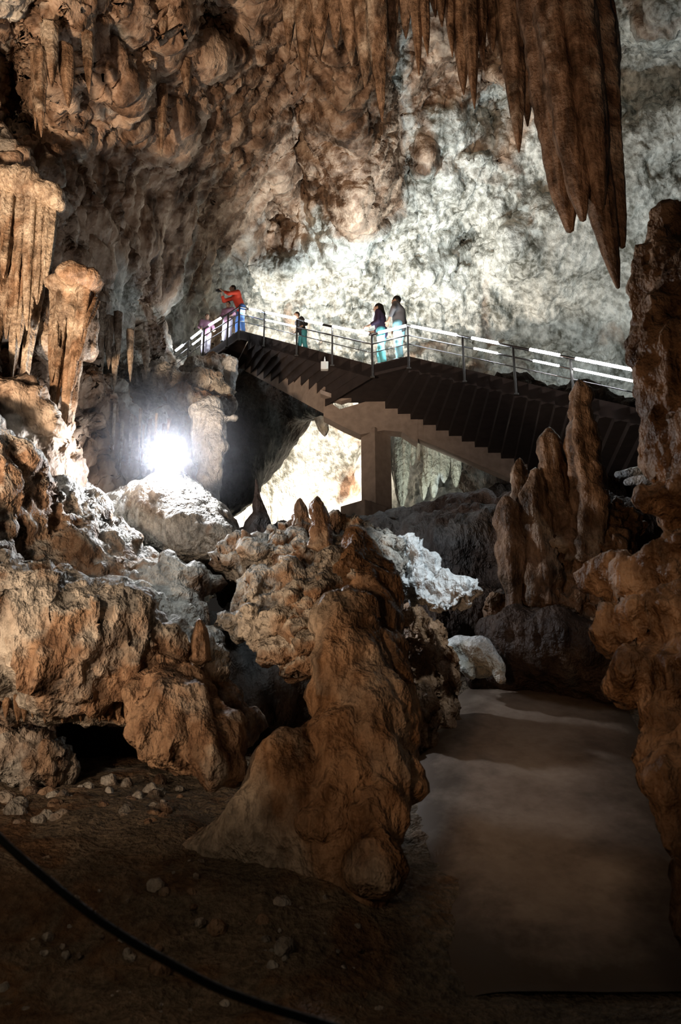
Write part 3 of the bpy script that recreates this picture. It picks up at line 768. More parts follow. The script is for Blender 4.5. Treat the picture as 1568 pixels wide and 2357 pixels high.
# left curtains
g1 = 'ribbed stalactites of the left curtain'
L1 = [(8, 640, 20, 420, 17), (28, 870, 48, 440, 20), (48, 928, 92, 620, 15), (62, 760, 78, 450, 18), (85, 700, 100, 450, 17), (14, 780, 30, 430, 16), (105, 660, 118, 470, 16), (-12, 860, 6, 430, 20), (44, 800, 64, 450, 15)]
for k, (tu, tv, bu, bv, r) in enumerate(L1):
    lab = {1: 'long tapering stalactite at the left frame edge curtain', 2: 'long pale-tipped stalactite hanging lowest in the left curtain'}.get(k, 'slender ribbed stalactite of the curtain at the left edge')
    st((tu, tv), (bu, bv), 13.6 + .1 * (k % 3), 13.2, r, lab, 80 + k, group=None if k in (1, 2) else g1, warm=.35, mid=[1, .95, .8, .6, .42, .1], flute=.22, nf=5, nseg=28)
g2 = 'stalactites of the second left curtain'
L2 = [(118, 980, 150, 640, 18), (145, 1053, 188, 640, 22), (118, 880, 140, 640, 16), (165, 900, 205, 630, 18), (180, 830, 212, 660, 15), (132, 800, 128, 640, 14), (195, 760, 218, 690, 12)]
for k, (tu, tv, bu, bv, r) in enumerate(L2):
    lab = {1: 'cream stalactite with the lowest tip in the second left curtain', 0: 'pale long stalactite just left of the lowest-tipped one'}.get(k, 'ribbed brown stalactite in the second left curtain')
    st((tu, tv), (bu, bv), 13.3 + .12 * (k % 3), 12.9, r, lab, 100 + k, group=None if k in (0, 1) else g2, warm=.55, mid=[1, .95, .8, .62, .4, .08], flute=.20, nf=5, nseg=28)
rock_solid('draped_flowstone',
    C((-60, 412, 13.7, 34), (50, 425, 13.5, 26), (112, 456, 13.5, 18), (128, 478, 13.5, 12)) + C((140, 652, 13.2, 16), (180, 634, 13.1, 19), (212, 652, 13.2, 15)) + C((-40, 540, 14.1, 70), (60, 560, 14.0, 52)) + C((165, 700, 13.5, 36), (190, 820, 13.4, 22)) + C((100, 700, 14.2, 40), (120, 800, 14.0, 30)),
    M_SPIKE, h=.05, k=.25, warp=(.12, 1., .5), disp=[D_lump(.1, 1.2), D_ridge(.16, 3.2, .10, 3), D_lump(.03, 6)], warm=.5,
    label='draped flowstone from which the left curtains of stalactites hang', cat='flowstone')
g3 = 'stalactites high at the upper left'
for k, (tu, tv, bu, bv, r, Y) in enumerate([(95, 315, 90, 120, 17, 14.2), (82, 300, 80, 110, 10, 14.3), (158, 248, 150, 110, 20, 14.6), (120, 200, 115, 60, 20, 14.3), (205, 215, 202, 80, 14, 15), (318, 68, 300, -60, 22, 16.5), (375, 90, 372, -40, 20, 17), (392, 105, 395, 40, 14, 17.2), (432, 215, 425, 140, 14, 19), (371, 360, 375, 200, 12, 19)]):
    lab = {0: 'brown stalactite at the edge of the black upper-left cavity', 2: 'orange pointed stalactite right of the upper-left cavity'}.get(k, 'small brown stalactite on the upper-left vault')
    st((tu, tv), (bu, bv), Y, Y, r, lab, 120 + k, group=None if k in (0, 2) else g3, warm=.75)
# fluted strip right of the left curtain
g4 = 'thin stalactites in the shaded strip above the floodlight'
for k, (tu, tv, bu, bv, r) in enumerate([(228, 900, 236, 700, 12), (250, 850, 252, 730, 12), (272, 840, 272, 720, 10), (212, 930, 222, 760, 10), (300, 880, 300, 760, 9), (336, 860, 336, 800, 9), (262, 900, 266, 800, 9)]):
    st((tu, tv), (bu, bv), 17.2, 17, r, 'thin grey stalactite in the shaded strip left of the bridge end', 140 + k, group=g4, warm=.35)
g5 = 'fine stalactites beside the floodlight'
for k, (tu, tv, r) in enumerate([(258, 1090, 6), (276, 1084, 7), (297, 1080, 7), (318, 1062, 6), (325, 1078, 5), (340, 1060, 7), (355, 1065, 5), (240, 1075, 6), (372, 1060, 6), (385, 1000, 6)]):
    st((tu, tv), (tu + 6, 930 + (k * 37 % 50)), 16.2 + .3 * (k % 3), 16, r * .62, 'fine needle-like stalactite in the recess beside the floodlight', 150 + k, group=g5, warm=.3, nseg=12)
st((528, 952), (531, 828), 20.5, 20.5, 16, 'bright greenish-white stalactite hanging under the left end of the bridge', 170, mat=M_WHITE, warm=.0, mid=[1, .9, .72, .55, .4, .1], rough=.22)
st((748, 1005), (740, 965), 24, 24, 16, 'stubby greenish stalactite under the middle of the staircase', 171, mat=M_WHITE, warm=.7)
g6 = 'stalactites under the lower flight'
for k, (tu, tv, bu, bv, r, Y) in enumerate([(925, 1165, 918, 985, 20, 24.5), (910, 1110, 908, 985, 13, 24.6), (950, 1070, 950, 985, 10, 24.8), (965, 1060, 968, 985, 11, 24.8), (985, 1120, 985, 1000, 12, 24.5), (998, 1145, 1000, 1000, 17, 24.6), (1022, 1110, 1025, 1010, 14, 24.6), (1050, 1120, 1052, 1030, 13, 24.6), (938, 1060, 938, 985, 10, 24.7), (975, 1150, 977, 1090, 10, 24.6)]):
    lab = {0: 'widest pale stalactite in the arch right of the concrete column', 5: 'stout greenish stalactite at the right side of the arch'}.get(k, 'pale stalactite beneath the lower stair flight')
    st((tu, tv), (bu, bv), Y, Y, r, lab, 180 + k, group=None if k in (0, 5) else g6, mat=M_WHITE, warm=.65, mid=fat, rough=.15)
g7 = 'drips under the left lip'
for k in range(16):
    u0 = -5 + k * 21 + random.uniform(-5, 5); L = random.uniform(22, 48)
    st((u0, 1640 + L * .6), (u0 + 2, 1600), 10.1, 10.1, random.uniform(8, 12), 'short dripping stalactite along the undercut lip at left', 200 + k, group=g7, mat=M_FLOW, warm=.7, nseg=12)

# ------------------------------------------------------------------ loose stones
def stone(name, x, y, s, seed, mat, label, group=None, sink=.9):
    R = np.random.default_rng(seed)
    bm = None
    import bmesh
    bm = bmesh.new(); bmesh.ops.create_icosphere(bm, subdivisions=3, radius=1)
    me = bpy.data.meshes.new(name); bm.to_mesh(me); bm.free()
    n = len(me.vertices); a = np.empty(n * 3, np.float32); me.vertices.foreach_get('co', a); a = a.reshape(-1, 3)
    a = a * (1 + .45 * fbm(a, .9, 3, off=seed * 2.3))[:, None] * R.uniform(.65, 1.15, 3) * s
    me.vertices.foreach_set('co', a.astype(np.float32).ravel()); me.update()
    attr(me, 'warm', np.full(n, R.uniform(.1, .8)))
    o = link(name, me, mat)
    o.location = (x, y, float(gz(x, y)) + s * (1 - sink) * .6); o.rotation_euler = (0, 0, R.uniform(0, 6))
    return tag(o, label, 'stone', group)
def ground_hit(u, v):
    x, y, z = ray(u, v)
    for t in np.linspace(3, 30, 2700):
        if z * t + CAM_Z <= gz(x * t, y * t): return x * t, y * t
    return x * 12, y * 12
sid = 300
for (u, v, s, lab) in [(650, 2085, .085, 'rounded tan stone on the dark ground, uppermost of the right-hand trio'), (605, 2125, .08, 'flat tan stone below left of the rounded one'), (655, 2190, .09, 'pale stone on the dark ground near the walkway corner'),
                       (625, 2240, .07, 'yellowish stone close above the rope'), (360, 2040, .08, 'lone ochre stone in the middle of the dark ground'), (500, 2138, .08, 'grey-brown stone halfway along the rope'),
                       (370, 2240, .13, 'long pale slab stone lying below the rope'), (465, 1988, .05, 'tiny pale stone below the flowstone ridge')]:
    x, y = ground_hit(u, v); stone('stone', x, y, s, sid, M_ROCK, lab); sid += 1
for k in range(110):
    u = random.uniform(0, 900); v = random.uniform(1960, 2340)
    x, y = ground_hit(u, v)
    stone('stone', x, y, random.uniform(.015, .05), sid, M_ROCK, 'small loose stone scattered on the dark ground left of the walkway', 'loose stones on the ground'); sid += 1
# rubble on the slope behind
for k in range(46):
    u = random.uniform(0, 420); v = random.uniform(1800, 1900)
    x, y = ground_hit(u, v)
    stone('stone', x, y, random.uniform(.05, .13), sid, M_ROCK, 'broken stone on the slope below the dark hollow at left', 'rubble below the dark hollow'); sid += 1
# ------------------------------------------------------------------ staircase
def zfix(u, v, z):
    """the point seen at (u, v) that lies at height z"""
    x, y, zz = ray(u, v)
    return P(u, v, (z - CAM_Z) * y / zz)
ZL = 12.5; ZT = 16.5
N0 = P(395, 870, 26.5); N1 = P(470, 812, 26.0); N2 = zfix(550, 762, ZT); N3 = zfix(572, 767, ZT)
N4 = zfix(857, 842, ZL); N5 = zfix(940, 822, ZL); N6 = P(1480, 945, 17.0)
FA0 = zfix(549, 819, ZT - .1); FA1 = zfix(745, 912, ZL); FB0 = zfix(885, 910, ZL)
NB = 11; DZ = (N5[2] - N6[2]) / 18
FB1 = zfix(1212, 1049, ZL - NB * DZ)
def lerp(a, b, t): return a + (b - a) * t
stair = empty('staircase', [float(c) for c in (N4 + FA1) / 2], 'concrete staircase of two sawtooth flights meeting at a landing on a pillar', 'staircase')
org = np.array(stair.location)
def sp(mb, name, mat, parent=None, **k):
    """build a mesh as a child of the thing whose origin is org"""
    mb.V = [tuple(np.asarray(v) - org) for v in mb.V]
    return mb.build(name, mat, parent or stair, **k)
def flight(a0, a1, b0, b1, n, z0, dz):
    for i in range(n):
        z = z0 - dz * (i + 1)
        q = [lerp(a0, a1, i / n), lerp(a0, a1, (i + 1.12) / n), lerp(b0, b1, (i + 1.12) / n), lerp(b0, b1, i / n)]
        lo = [np.array([p[0], p[1], z - dz * .55 - .02]) for p in q]; hi = [np.array([p[0], p[1], z + dz]) for p in q]
        hi = [np.array([p[0], p[1], z + .16]) for p in q]
        sp(MB().hexa(lo + hi), 'step', M_SHADECONC)
NA = 13; DA = (ZT - ZL) / NA
flight(N3, N4, FA0, FA1, NA, ZT - .16, DA)
flight(N5, lerp(N5, N6, NB / 18), FB0, FB1, NB, ZL - .16, DZ)
q2 = lerp(N5, N6, NB / 18); far2 = FB1 + (N6 - q2)
flight(q2, N6 + (N6 - q2) * .3, FB1, far2 + (N6 - q2) * .3, 9, q2[2] - .16, DZ)
def slab(pts, z, th, name, mat=M_SHADECONC):
    sp(MB().prism([np.array([p[0], p[1], z - th]) for p in pts], (0, 0, th)), name, mat)
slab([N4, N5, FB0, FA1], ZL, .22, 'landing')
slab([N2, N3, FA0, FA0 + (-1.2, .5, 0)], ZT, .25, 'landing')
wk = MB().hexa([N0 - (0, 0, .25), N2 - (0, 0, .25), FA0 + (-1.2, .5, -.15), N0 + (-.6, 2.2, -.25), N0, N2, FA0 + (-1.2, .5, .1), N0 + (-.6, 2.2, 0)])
sp(wk, 'walkway_slab', M_SHADECONC)
# side plate that closes the outer edge
def plate(a, b, h, mat=M_SHADECONC):
    d = b - a; nrm = np.array([d[1], -d[0], 0]); nrm /= np.linalg.norm(nrm)
    nrm *= -1 if nrm[1] > 0 else 1
    sp(MB().hexa([a - (0, 0, h), b - (0, 0, h), b - (0, 0, h) + nrm * -.06, a - (0, 0, h) + nrm * -.06, a + (0, 0, .03), b + (0, 0, .03), b + (0, 0, .03) + nrm * -.06, a + (0, 0, .03) + nrm * -.06]), 'edge_beam', mat)
plate(N0, N2, .30); plate(N2, N3, .30); plate(N3, N4, .36); plate(N4, N5, .30); plate(N5, N6 + (N6 - N5) * .12, .36)
# sawtooth stringers
def stringer(b0, b1, n, z0, dz, drop, th=.32):
    top = []; bot = []
    z0 = z0 - .02
    for i in range(n):
        p = lerp(b0, b1, i / n); q = lerp(b0, b1, (i + 1) / n)
        z = z0 - dz * i
        top += [np.array([p[0], p[1], z - .04]), np.array([q[0], q[1], z + .02])]
        top += [np.array([lerp(p, q, .93)[0], lerp(p, q, .93)[1], z - dz - .04])]
    e = lerp(b0, b1, 1.0)
    poly = top + [np.array([e[0], e[1], z0 - dz * n - drop]), np.array([b0[0], b0[1], z0 - drop])]
    d = b1 - b0; nn = np.array([-d[1], d[0], 0]); nn /= np.linalg.norm(nn); nn *= 1 if nn[1] > 0 else -1
    bmv = MB()
    # build as strips so that the many-sided outline stays clean
    for i in range(n):
        a = lerp(b0, b1, i / n); b = lerp(b0, b1, (i + 1) / n); z = z0 - dz * i
        lo0 = np.array([a[0], a[1], z0 - dz * i - drop]); lo1 = np.array([b[0], b[1], z0 - dz * (i + 1) - drop])
        hi0 = np.array([a[0], a[1], z - .05]); hi1 = np.array([b[0] + .05 * (b - a)[0], b[1] + .05 * (b - a)[1], z + .03])
        bmv.prism([lo0, lo1, hi1, hi0], nn * th)
    return sp(bmv, 'stringer', M_CONC)
off = np.array([0, -.06, 0])
stringer(FA0 + off, FA1 + off, NA, ZT - .05, DA, .50)
stringer(FB0 + off, FB1 + off, NB, ZL - .05, DZ, .86)
# landing beam with its curved haunch over the pillar
pb = [FA1 + off + (0, 0, -.05), FB0 + off + (0, 0, -.05)]
def at(u, v): # on the vertical plane through FA1 and FB0
    x, y, z = ray(u, v); r = np.array([x, y, z], float); o = np.array([0, 0, CAM_Z]); d = FB0 - FA1; n = np.array([d[1], -d[0], 0])
    return o + r * (((FA1 + off - o) @ n) / (r @ n))
hb = MB()
top = [(745, 914), (782, 942), (830, 928), (885, 912), (925, 925), (962, 944)]
bot = [(745, 958), (790, 982), (830, 1000), (885, 990), (925, 994), (962, 1018)]
for i in range(5): hb.prism([at(*bot[i]), at(*bot[i + 1]), at(*top[i + 1]), at(*top[i])], (0, .4, 0))
sp(hb, 'landing_beam', M_CONC)
sp(MB().prism([at(738, 915), at(786, 932), at(876, 905), at(876, 897), at(786, 922), at(738, 906)], (0, -.25, 0)), 'landing_lip', M_CONC)
a = math.radians(47); ax = [np.array([math.cos(a), math.sin(a), 0]), np.array([-math.sin(a), math.cos(a), 0]), np.array([0, 0, 1.])]
pc = at(868, 1100) + (0, .35, 0); zt = at(868, 985)[2]; zb = 8.4
sp(MB().box((pc[0], pc[1], (zt + zb) / 2), .72, .52, zt - zb, ax), 'pillar', M_CONC, bevel=.02)
p0 = at(838, 1180)
sp(MB().box((p0[0], p0[1] + .1, 8.75), .95, .9, .8, ax), 'footing', M_CONC, bevel=.03)

# ------------------------------------------------------------------ railings
H1, H2, H3 = .90, .62, .36
def railing(pts, posts, tubes, label, extra=None):
    """pts: deck-edge corners; posts: distances 0..1 along each span given as (span, t); tubes likewise (span, t0, t1)"""
    o0 = pts[0]
    r = empty('railing', [float(c) for c in o0], label, 'railing')
    def B(mb, name, mat, parent=None, **k):
        mb.V = [tuple(np.asarray(v) - o0) for v in mb.V]; return mb.build(name, mat, parent or r, **k)
    up = np.array([0, 0, 1.]); out = np.array([0, -.05, 0])
    for s, t in posts:
        p = lerp(pts[s], pts[s + 1], t) + out
        m = MB().box(p + up * (H1 - .38) / 2, .055, .055, H1 + .38)
        m.box(p - up * .36 + (0, .0, 0), .12, .07, .05)
        B(m, 'post', M_DARKSTEEL, bevel=.006)
    for h, rr, nm in ((H1, .034, 'handrail'), (H2, .020, 'mid_rail'), (H3, .013, 'low_rail')):
        B(MB().tube([p + up * h + out for p in pts], rr), nm, M_STEEL, smooth=True)
    for s, t0, t1, h in tubes:  # the mid-rail ones imitate reflections on the steel as glowing bars
        a, b = lerp(pts[s], pts[s + 1], t0), lerp(pts[s], pts[s + 1], t1)
        d = up * (h - .012) + out * 1.9
        B(MB().tube([a + d, b + d], .036 if h > .8 else .026, 12), 'tube_or_glint', M_TUBE_GLINT, smooth=True)
    return r
def tt(a, b, u):
    """fraction along a-b that is seen at column u"""
    ts = np.linspace(-.05, 1.1, 1200); q = a[None] + (b - a)[None] * ts[:, None]
    cz = q[:, 1] * CP + (q[:, 2] - CAM_Z) * SP
    uu = CX + F * q[:, 0] / cz
    return float(ts[np.argmin(np.abs(uu - u))])
fA = lambda u: tt(N3, N4, u); fB = lambda u: tt(N5, N6, u); fL = lambda u: tt(N4, N5, u)
T = H1
railing([N3, N4], [(0, fA(608)), (0, fA(683)), (0, fA(765))],
        [(0, fA(574), fA(600), T), (0, fA(612), fA(679), T), (0, fA(612), fA(679), H2), (0, fA(703), fA(742), T), (0, fA(767), fA(849), T)],
        'steel railing of the upper stair flight with lit tubes, left of the couple')
railing([N4, N5], [(0, 0), (0, 1)], [(0, fL(872), fL(936), T)], 'short railing of the middle landing, in front of the couple')
N7 = N6 + (N6 - N5) * .02
railing([N5, N7], [(0, fB(1065)), (0, fB(1180)), (0, fB(1310)), (0, fB(1482))],
        [(0, fB(949), fB(1050), T), (0, fB(1086), fB(1144), T), (0, fB(1218), fB(1285), T), (0, fB(1322), fB(1457), T), (0, fB(1090), fB(1142), H2), (0, fB(1224), fB(1282), H2), (0, fB(1316), fB(1448), H2)],
        'long steel railing of the lower stair flight with lit tubes, at right')
gL = lambda u: tt(N1, N2, u); gM = lambda u: tt(N0, N1, u)
railing([N0, N1, N2, N3], [(2, 0), (1, gL(524)), (1, gL(468)), (0, 0), (0, gM(432))],
        [(1, gL(479), gL(507), T), (0, gM(438), gM(462), T), (0, gM(402), gM(419), T), (0, gM(442), gM(464), H2)],
        'railing of the upper walkway curving away at the far left, with short lit tubes')

# small white lamp on the edge beam
lp = lerp(N3, N4, fA(748)) + (0, -.16, -.50)
lt = empty('bulkhead_lamp', [float(c) for c in lp], 'small white box lamp with a pointed bracket on the dark edge below the railing', 'lamp')
MB().box((0, 0, 0), .22, .14, .25).build('housing', M_LAMPBOX, lt, bevel=.015)
MB().tube([(0, .0, .125), (0, 0, .20), (0, .02, .32)], [.03, .022, .006], 8).build('bracket', M_LAMPBOX, lt)
MB().box((.075, -.075, -.01), .06, .02, .22).build('lens', plain('lamp_glass', (.8, .95, 1.), .1), lt)

# ------------------------------------------------------------------ people
def limb(*pts):
    return [('c', np.array(p[:3], float), np.array(q[:3], float), p[3], q[3]) for p, q in zip(pts[:-1], pts[1:])]
def ell(c, r): return [('e', np.array(c, float), tuple(r))]
def solid_part(name, prims, mat, parent, h, k, cut=None):
    f, lo, hh = solid_field(prims, h, k)
    if cut:
        n = f.shape
        Z = (np.arange(n[2]) * h + lo[2])[None, None, :]
        if cut[0] == 'above': f = np.maximum(f, (cut[1] - Z))
        else: f = np.maximum(f, (Z - cut[1]))
    V, Q = surface_nets(f, lo, hh)
    return link(name, npmesh(name, V, Q), mat, parent)
def person(loc, face, label, shirt, trousers, hair, sk, scale=1., arms=None, lean=0., hairlong=False, step=.06, group=None, head=0.):
    r = empty('person', [float(c) for c in loc], label, 'person', group, rz=face)
    r.scale = (scale,) * 3
    def L(p, rr=None):          # lean the upper body forward about the hips
        p = np.array(p, float); dz = p[2] - .95
        if dz > 0: p = np.array([p[0], p[1] + math.sin(lean) * dz, .95 + math.cos(lean) * dz])
        return tuple(p) + ((rr,) if rr else ())
    arms = arms or {1: ((.27, .02, 1.17), (.24, .20, 1.02)), -1: ((-.27, .02, 1.17), (-.24, .20, 1.02))}
    B = []; Sh = []; Tr = []
    B += limb(L((0, 0, .98), .125), L((0, .005, 1.16), .115), L((0, .01, 1.32), .135))
    B += limb(L((-.10, .0, 1.36), .095), L((.10, .0, 1.36), .095)) + limb(L((-.165, 0, 1.42), .062), L((.165, 0, 1.42), .062))
    B += limb(L((0, .0, 1.42), .062), L((0, .015, 1.53), .056))
    hc = L((0, .03, 1.635))
    hc = (hc[0], hc[1] + .02 * head, hc[2] - .01 * head)
    B += ell(hc, (.078, .096, .112)) + ell((hc[0], hc[1] + .035, hc[2] - .06), (.052, .055, .05))
    B += limb((hc[0], hc[1] + .095, hc[2] + .012, .011), (hc[0], hc[1] + .112, hc[2] - .018, .014))        # nose
    B += limb((hc[0] - .02, hc[1] + .092, hc[2] - .052, .009), (hc[0] + .02, hc[1] + .092, hc[2] - .052, .009))  # mouth
    for s in (1, -1):
        B += ell((hc[0] + s * .08, hc[1] - .005, hc[2] - .005), (.014, .022, .032))                         # ear
        B += ell((hc[0] + s * .032, hc[1] + .082, hc[2] + .022), (.018, .014, .010))                        # brow and lid
    Sh += limb(L((0, 0, .93), .150), L((0, .005, 1.16), .140), L((0, .01, 1.32), .155)) + limb(L((-.11, .0, 1.36), .112), L((.11, .0, 1.36), .112)) + limb(L((-.17, 0, 1.42), .076), L((.17, 0, 1.42), .076))
    for s in (1, -1):
        el, ha = arms[s]
        sh = L((s * .185, 0, 1.42))
        B += limb((*sh, .052), (*el, .040), (*ha, .028))
        Sh += limb((*sh, .070), (*lerp(np.array(sh), np.array(el), 1.02), .058), (*lerp(np.array(el), np.array(ha), .55), .05))
        d = np.array(ha) - np.array(el); d /= np.linalg.norm(d)
        sd = np.cross(d, (0, 0, 1)); sd = sd / (np.linalg.norm(sd) + 1e-6) if np.linalg.norm(sd) > .1 else np.array([1., 0, 0])
        dn = np.cross(sd, d)
        pal = np.array(ha) + d * .05
        B += limb((*ha, .028), (*pal, .034))
        for k, ln in enumerate((.068, .076, .072, .056)):
            a = pal + sd * ((k - 1.5) * .021) + d * .02
            b = a + d * ln * .55; c = b + (d * .55 - dn * .7) * ln * .6
            B += limb((*a, .012), (*b, .011), (*c, .009))
        a = np.array(ha) + d * .02 - sd * .03; B += limb((*a, .013), (*(a + d * .03 - sd * .028), .011), (*(a + d * .055 - sd * .034), .010))
        hip = (s * .092, 0, .92); kn = (s * .10, .03 + s * step * .5, .50); an = (s * .105, s * step, .09)
        B += limb((*hip, .088), (*kn, .056), (kn[0], kn[1] - .015 + s * step * .2, .36, .056), (*an, .036))
        B += limb((an[0], an[1] - .04, .035, .036), (an[0] + s * .015, an[1] + .14, .028, .030))
        Tr += limb((*hip, .108), (*kn, .078), (kn[0], kn[1] - .01 + s * step * .2, .34, .080), (an[0], an[1], .12, .072))
    Tr += limb((-.05, 0, .96, .125), (.05, 0, .96, .125))
    solid_part('body', B, sk, r, .0095, .02)
    solid_part('shirt', Sh, shirt, r, .014, .04)
    solid_part('trousers', Tr, trousers, r, .014, .035)
    for s in (1, -1):
        an = (s * .105, s * step, .09)
        solid_part('shoe', limb((an[0], an[1] - .05, .042, .046), (an[0] + s * .016, an[1] + .15, .036, .040)) + limb((an[0], an[1], .10, .045), (an[0], an[1], .05, .046)), M_SHOE, r, .012, .02)
    Hp = ell((hc[0], hc[1] - .018, hc[2] + .028), (.090, .100, .105))
    if hairlong: Hp += limb((hc[0], hc[1] - .06, hc[2] + .02, .085), (hc[0], hc[1] - .10, hc[2] - .18, .085), (hc[0], hc[1] - .12, hc[2] - .34, .045))
    hr = solid_part('hair', Hp + [('cut', np.array([hc[0], hc[1] + .085, hc[2] - .045]), (.080, .085, .105))], hair, r, .012, .02)
    return r
M_SKIN = plain('skin', (.42, .26, .18), .5); M_SHOE = plain('shoe_leather', (.05, .05, .055), .5)
M_HAIR = plain('dark_hair', (.012, .010, .010), .5)
M_RED = plain('red_cloth', (.75, .07, .03), .8); M_GREY = plain('grey_cloth', (.16, .16, .17), .85); M_PURP = plain('dark_purple_cloth', (.035, .02, .05), .85)
M_JEAN = plain('blue_denim', (.10, .22, .55), .8); M_AQUA = plain('pale_turquoise_cloth', (.16, .62, .70), .8); M_PALEB = plain('light_blue_denim', (.30, .66, .82), .8)
M_PALE = plain('pale_lilac_cloth', (.55, .52, .62), .8); M_MAUVE = plain('mauve_cloth', (.30, .16, .24), .85); M_TEAL = plain('teal_cloth', (.04, .22, .24), .8); M_BLACK = plain('black_cloth', (.015, .015, .02), .85)
def on(a, b, u, back, z=None):
    p = lerp(a, b, tt(a, b, u)) + (0, back, 0)
    # keep the same column when stepping back from the edge
    cz0 = (p[1] - back) * CP + (p[2] - CAM_Z) * SP; cz1 = p[1] * CP + (p[2] - CAM_Z) * SP
    p[0] *= cz1 / cz0
    if z is not None: p[2] = z
    return p
person(on(N4, N5, 921, .24, ZL), math.radians(62), 'person with short dark hair in grey shirt and pale jeans, right on the landing', M_GREY, M_PALEB, M_HAIR, M_SKIN, 1.18, arms={1: ((.25, -.02, 1.17), (.20, .18, 1.02)), -1: ((-.36, -.03, 1.22), (-.22, .16, 1.02))}, head=1.5)
person(on(N4, N5, 880, .24, ZL), math.radians(75), 'person with long dark hair, dark purple top and turquoise trousers on the landing', M_PURP, M_AQUA, M_HAIR, M_SKIN, 1.12, hairlong=True, lean=.08, arms={1: ((.22, .05, 1.15), (.15, .30, 1.08)), -1: ((-.22, .05, 1.15), (-.15, .30, 1.08))})
pr = person(on(N2, N3, 553, .22, ZT), math.radians(115), 'person in red shirt and blue jeans leaning over the top landing rail', M_RED, M_JEAN, M_HAIR, M_SKIN, 1.08, lean=.42, arms={1: ((.24, .50, 1.22), (.08, .66, 1.36)), -1: ((-.24, .50, 1.22), (-.08, .66, 1.36))})
hc = pr.matrix_basis @ Vector((0, .74, 1.40))
cmr = empty('handheld_camera', hc, 'small black camera held up by the person in the red shirt', 'camera')
MB().box((0, 0, 0), .15, .09, .10).build('camera_body', M_LAMPDARK, cmr, bevel=.01); MB().tube([(-.04, 0, 0), (-.13, 0, 0)], .04, 14).build('lens', M_LAMPDARK, cmr, smooth=True)
person(on(N1, N2, 522, .34) + (0, 0, 0), math.radians(160), 'person in a mauve top and pale trousers beside the person in red', M_MAUVE, M_PALE, M_HAIR, M_SKIN, .92, step=.04)
person(on(N1, N2, 472, .32), math.radians(200), 'person in a mauve top at the far left walkway railing, pale trousers brightly lit', M_MAUVE, M_PALE, M_HAIR, M_SKIN, .93, step=.1)
ch = on(N3, N4, 697, .45); ch[2] -= .05
person(ch, math.radians(120), 'child in a black top and teal trousers leaning down the upper flight', M_BLACK, M_TEAL, M_HAIR, M_SKIN, .86, lean=.35, step=.1)

# ------------------------------------------------------------------ floodlight and rope
fl = P(388, 1056, 13.6)
t = empty('floodlight', [float(c) for c in fl], 'glaring white floodlight standing on the rounded boulder at left', 'floodlight')
MB().box((0, .06, 0), .34, .12, .26).build('housing', M_LAMPDARK, t, bevel=.015)
MB().tube([(0, -.005, 0), (0, -.03, 0)], .15, 24).build('lens', M_FLOOD, t)
MB().tube([(-.20, .05, 0), (-.20, .05, -.24), (.20, .05, -.24), (.20, .05, 0)], .015, 8).build('bracket', M_LAMPDARK, t)
rp = [(-140, 1812), (-60, 1868), (8, 1938), (90, 2010), (200, 2098), (300, 2165), (400, 2222), (500, 2274), (600, 2312), (720, 2350), (860, 2392), (1000, 2425)]
rope_pts = np.array([P(u, v, 3.3) for u, v in rp])
cv = []
for i in range(len(rope_pts) - 1):
    for k in range(6):
        a0 = rope_pts[max(i - 1, 0)]; a1 = rope_pts[i]; a2 = rope_pts[i + 1]; a3 = rope_pts[min(i + 2, len(rope_pts) - 1)]; q = k / 6
        cv.append(.5 * (2 * a1 + (a2 - a0) * q + (2 * a0 - 5 * a1 + 4 * a2 - a3) * q * q + (3 * a1 - a0 - 3 * a2 + a3) * q**3))
o = MB().tube(cv, .0155, 12).build('barrier_rope', M_ROPE, smooth=True)
recenter(o); tag(o, 'black barrier rope sagging across the lower left foreground', 'rope')
# ------------------------------------------------------------------ lights
def aim(o, tgt):
    d = Vector(tgt) - o.location
    o.rotation_euler = d.to_track_quat('-Z', 'Y').to_euler()
def spot(name, loc, tgt, W, col, ang=60, blend=.6, size=.15):
    l = bpy.data.lights.new(name, 'SPOT'); l.energy = W; l.color = col; l.spot_size = math.radians(ang); l.spot_blend = blend; l.shadow_soft_size = size
    o = bpy.data.objects.new(name, l); COL.objects.link(o); o.location = [float(c) for c in loc]; aim(o, [float(c) for c in tgt]); return o
def point(name, loc, W, col, size=.15):
    l = bpy.data.lights.new(name, 'POINT'); l.energy = W; l.color = col; l.shadow_soft_size = size
    o = bpy.data.objects.new(name, l); COL.objects.link(o); o.location = [float(c) for c in loc]; return o
COOL = (.86, .95, 1.0); WARM = (1.0, .72, .50); AMBER = (1.0, .52, .24); NEUT = (1.0, .86, .72)
# floodlights standing on the rocks behind the bridge, aimed up at the vault
spot('vault_floodlight', P(930, 830, 27.5), P(860, 460, 31.5), 4700, COOL, 96, .9, .3)
spot('vault_floodlight', P(1330, 860, 25.0), P(1420, 480, 30), 2300, COOL, 110, .9, .3)
spot('vault_floodlight', P(660, 830, 29.5), P(700, 600, 33), 700, COOL, 130, .9, .3)
# the chamber lamp under the stairs
spot('chamber_lamp', P(560, 1262, 30.4), P(640, 1090, 34.5), 13000, (1., .86, .74), 120, .7, .5)
spot('chamber_lamp', P(1060, 1180, 22.6), P(950, 1060, 26), 260, (.9, 1., .9), 90, .8, .2)
# the glaring floodlight on the left boulder
point('floodlight_glow', P(388, 1050, 13.45), 520, (.9, .93, 1.), .12)
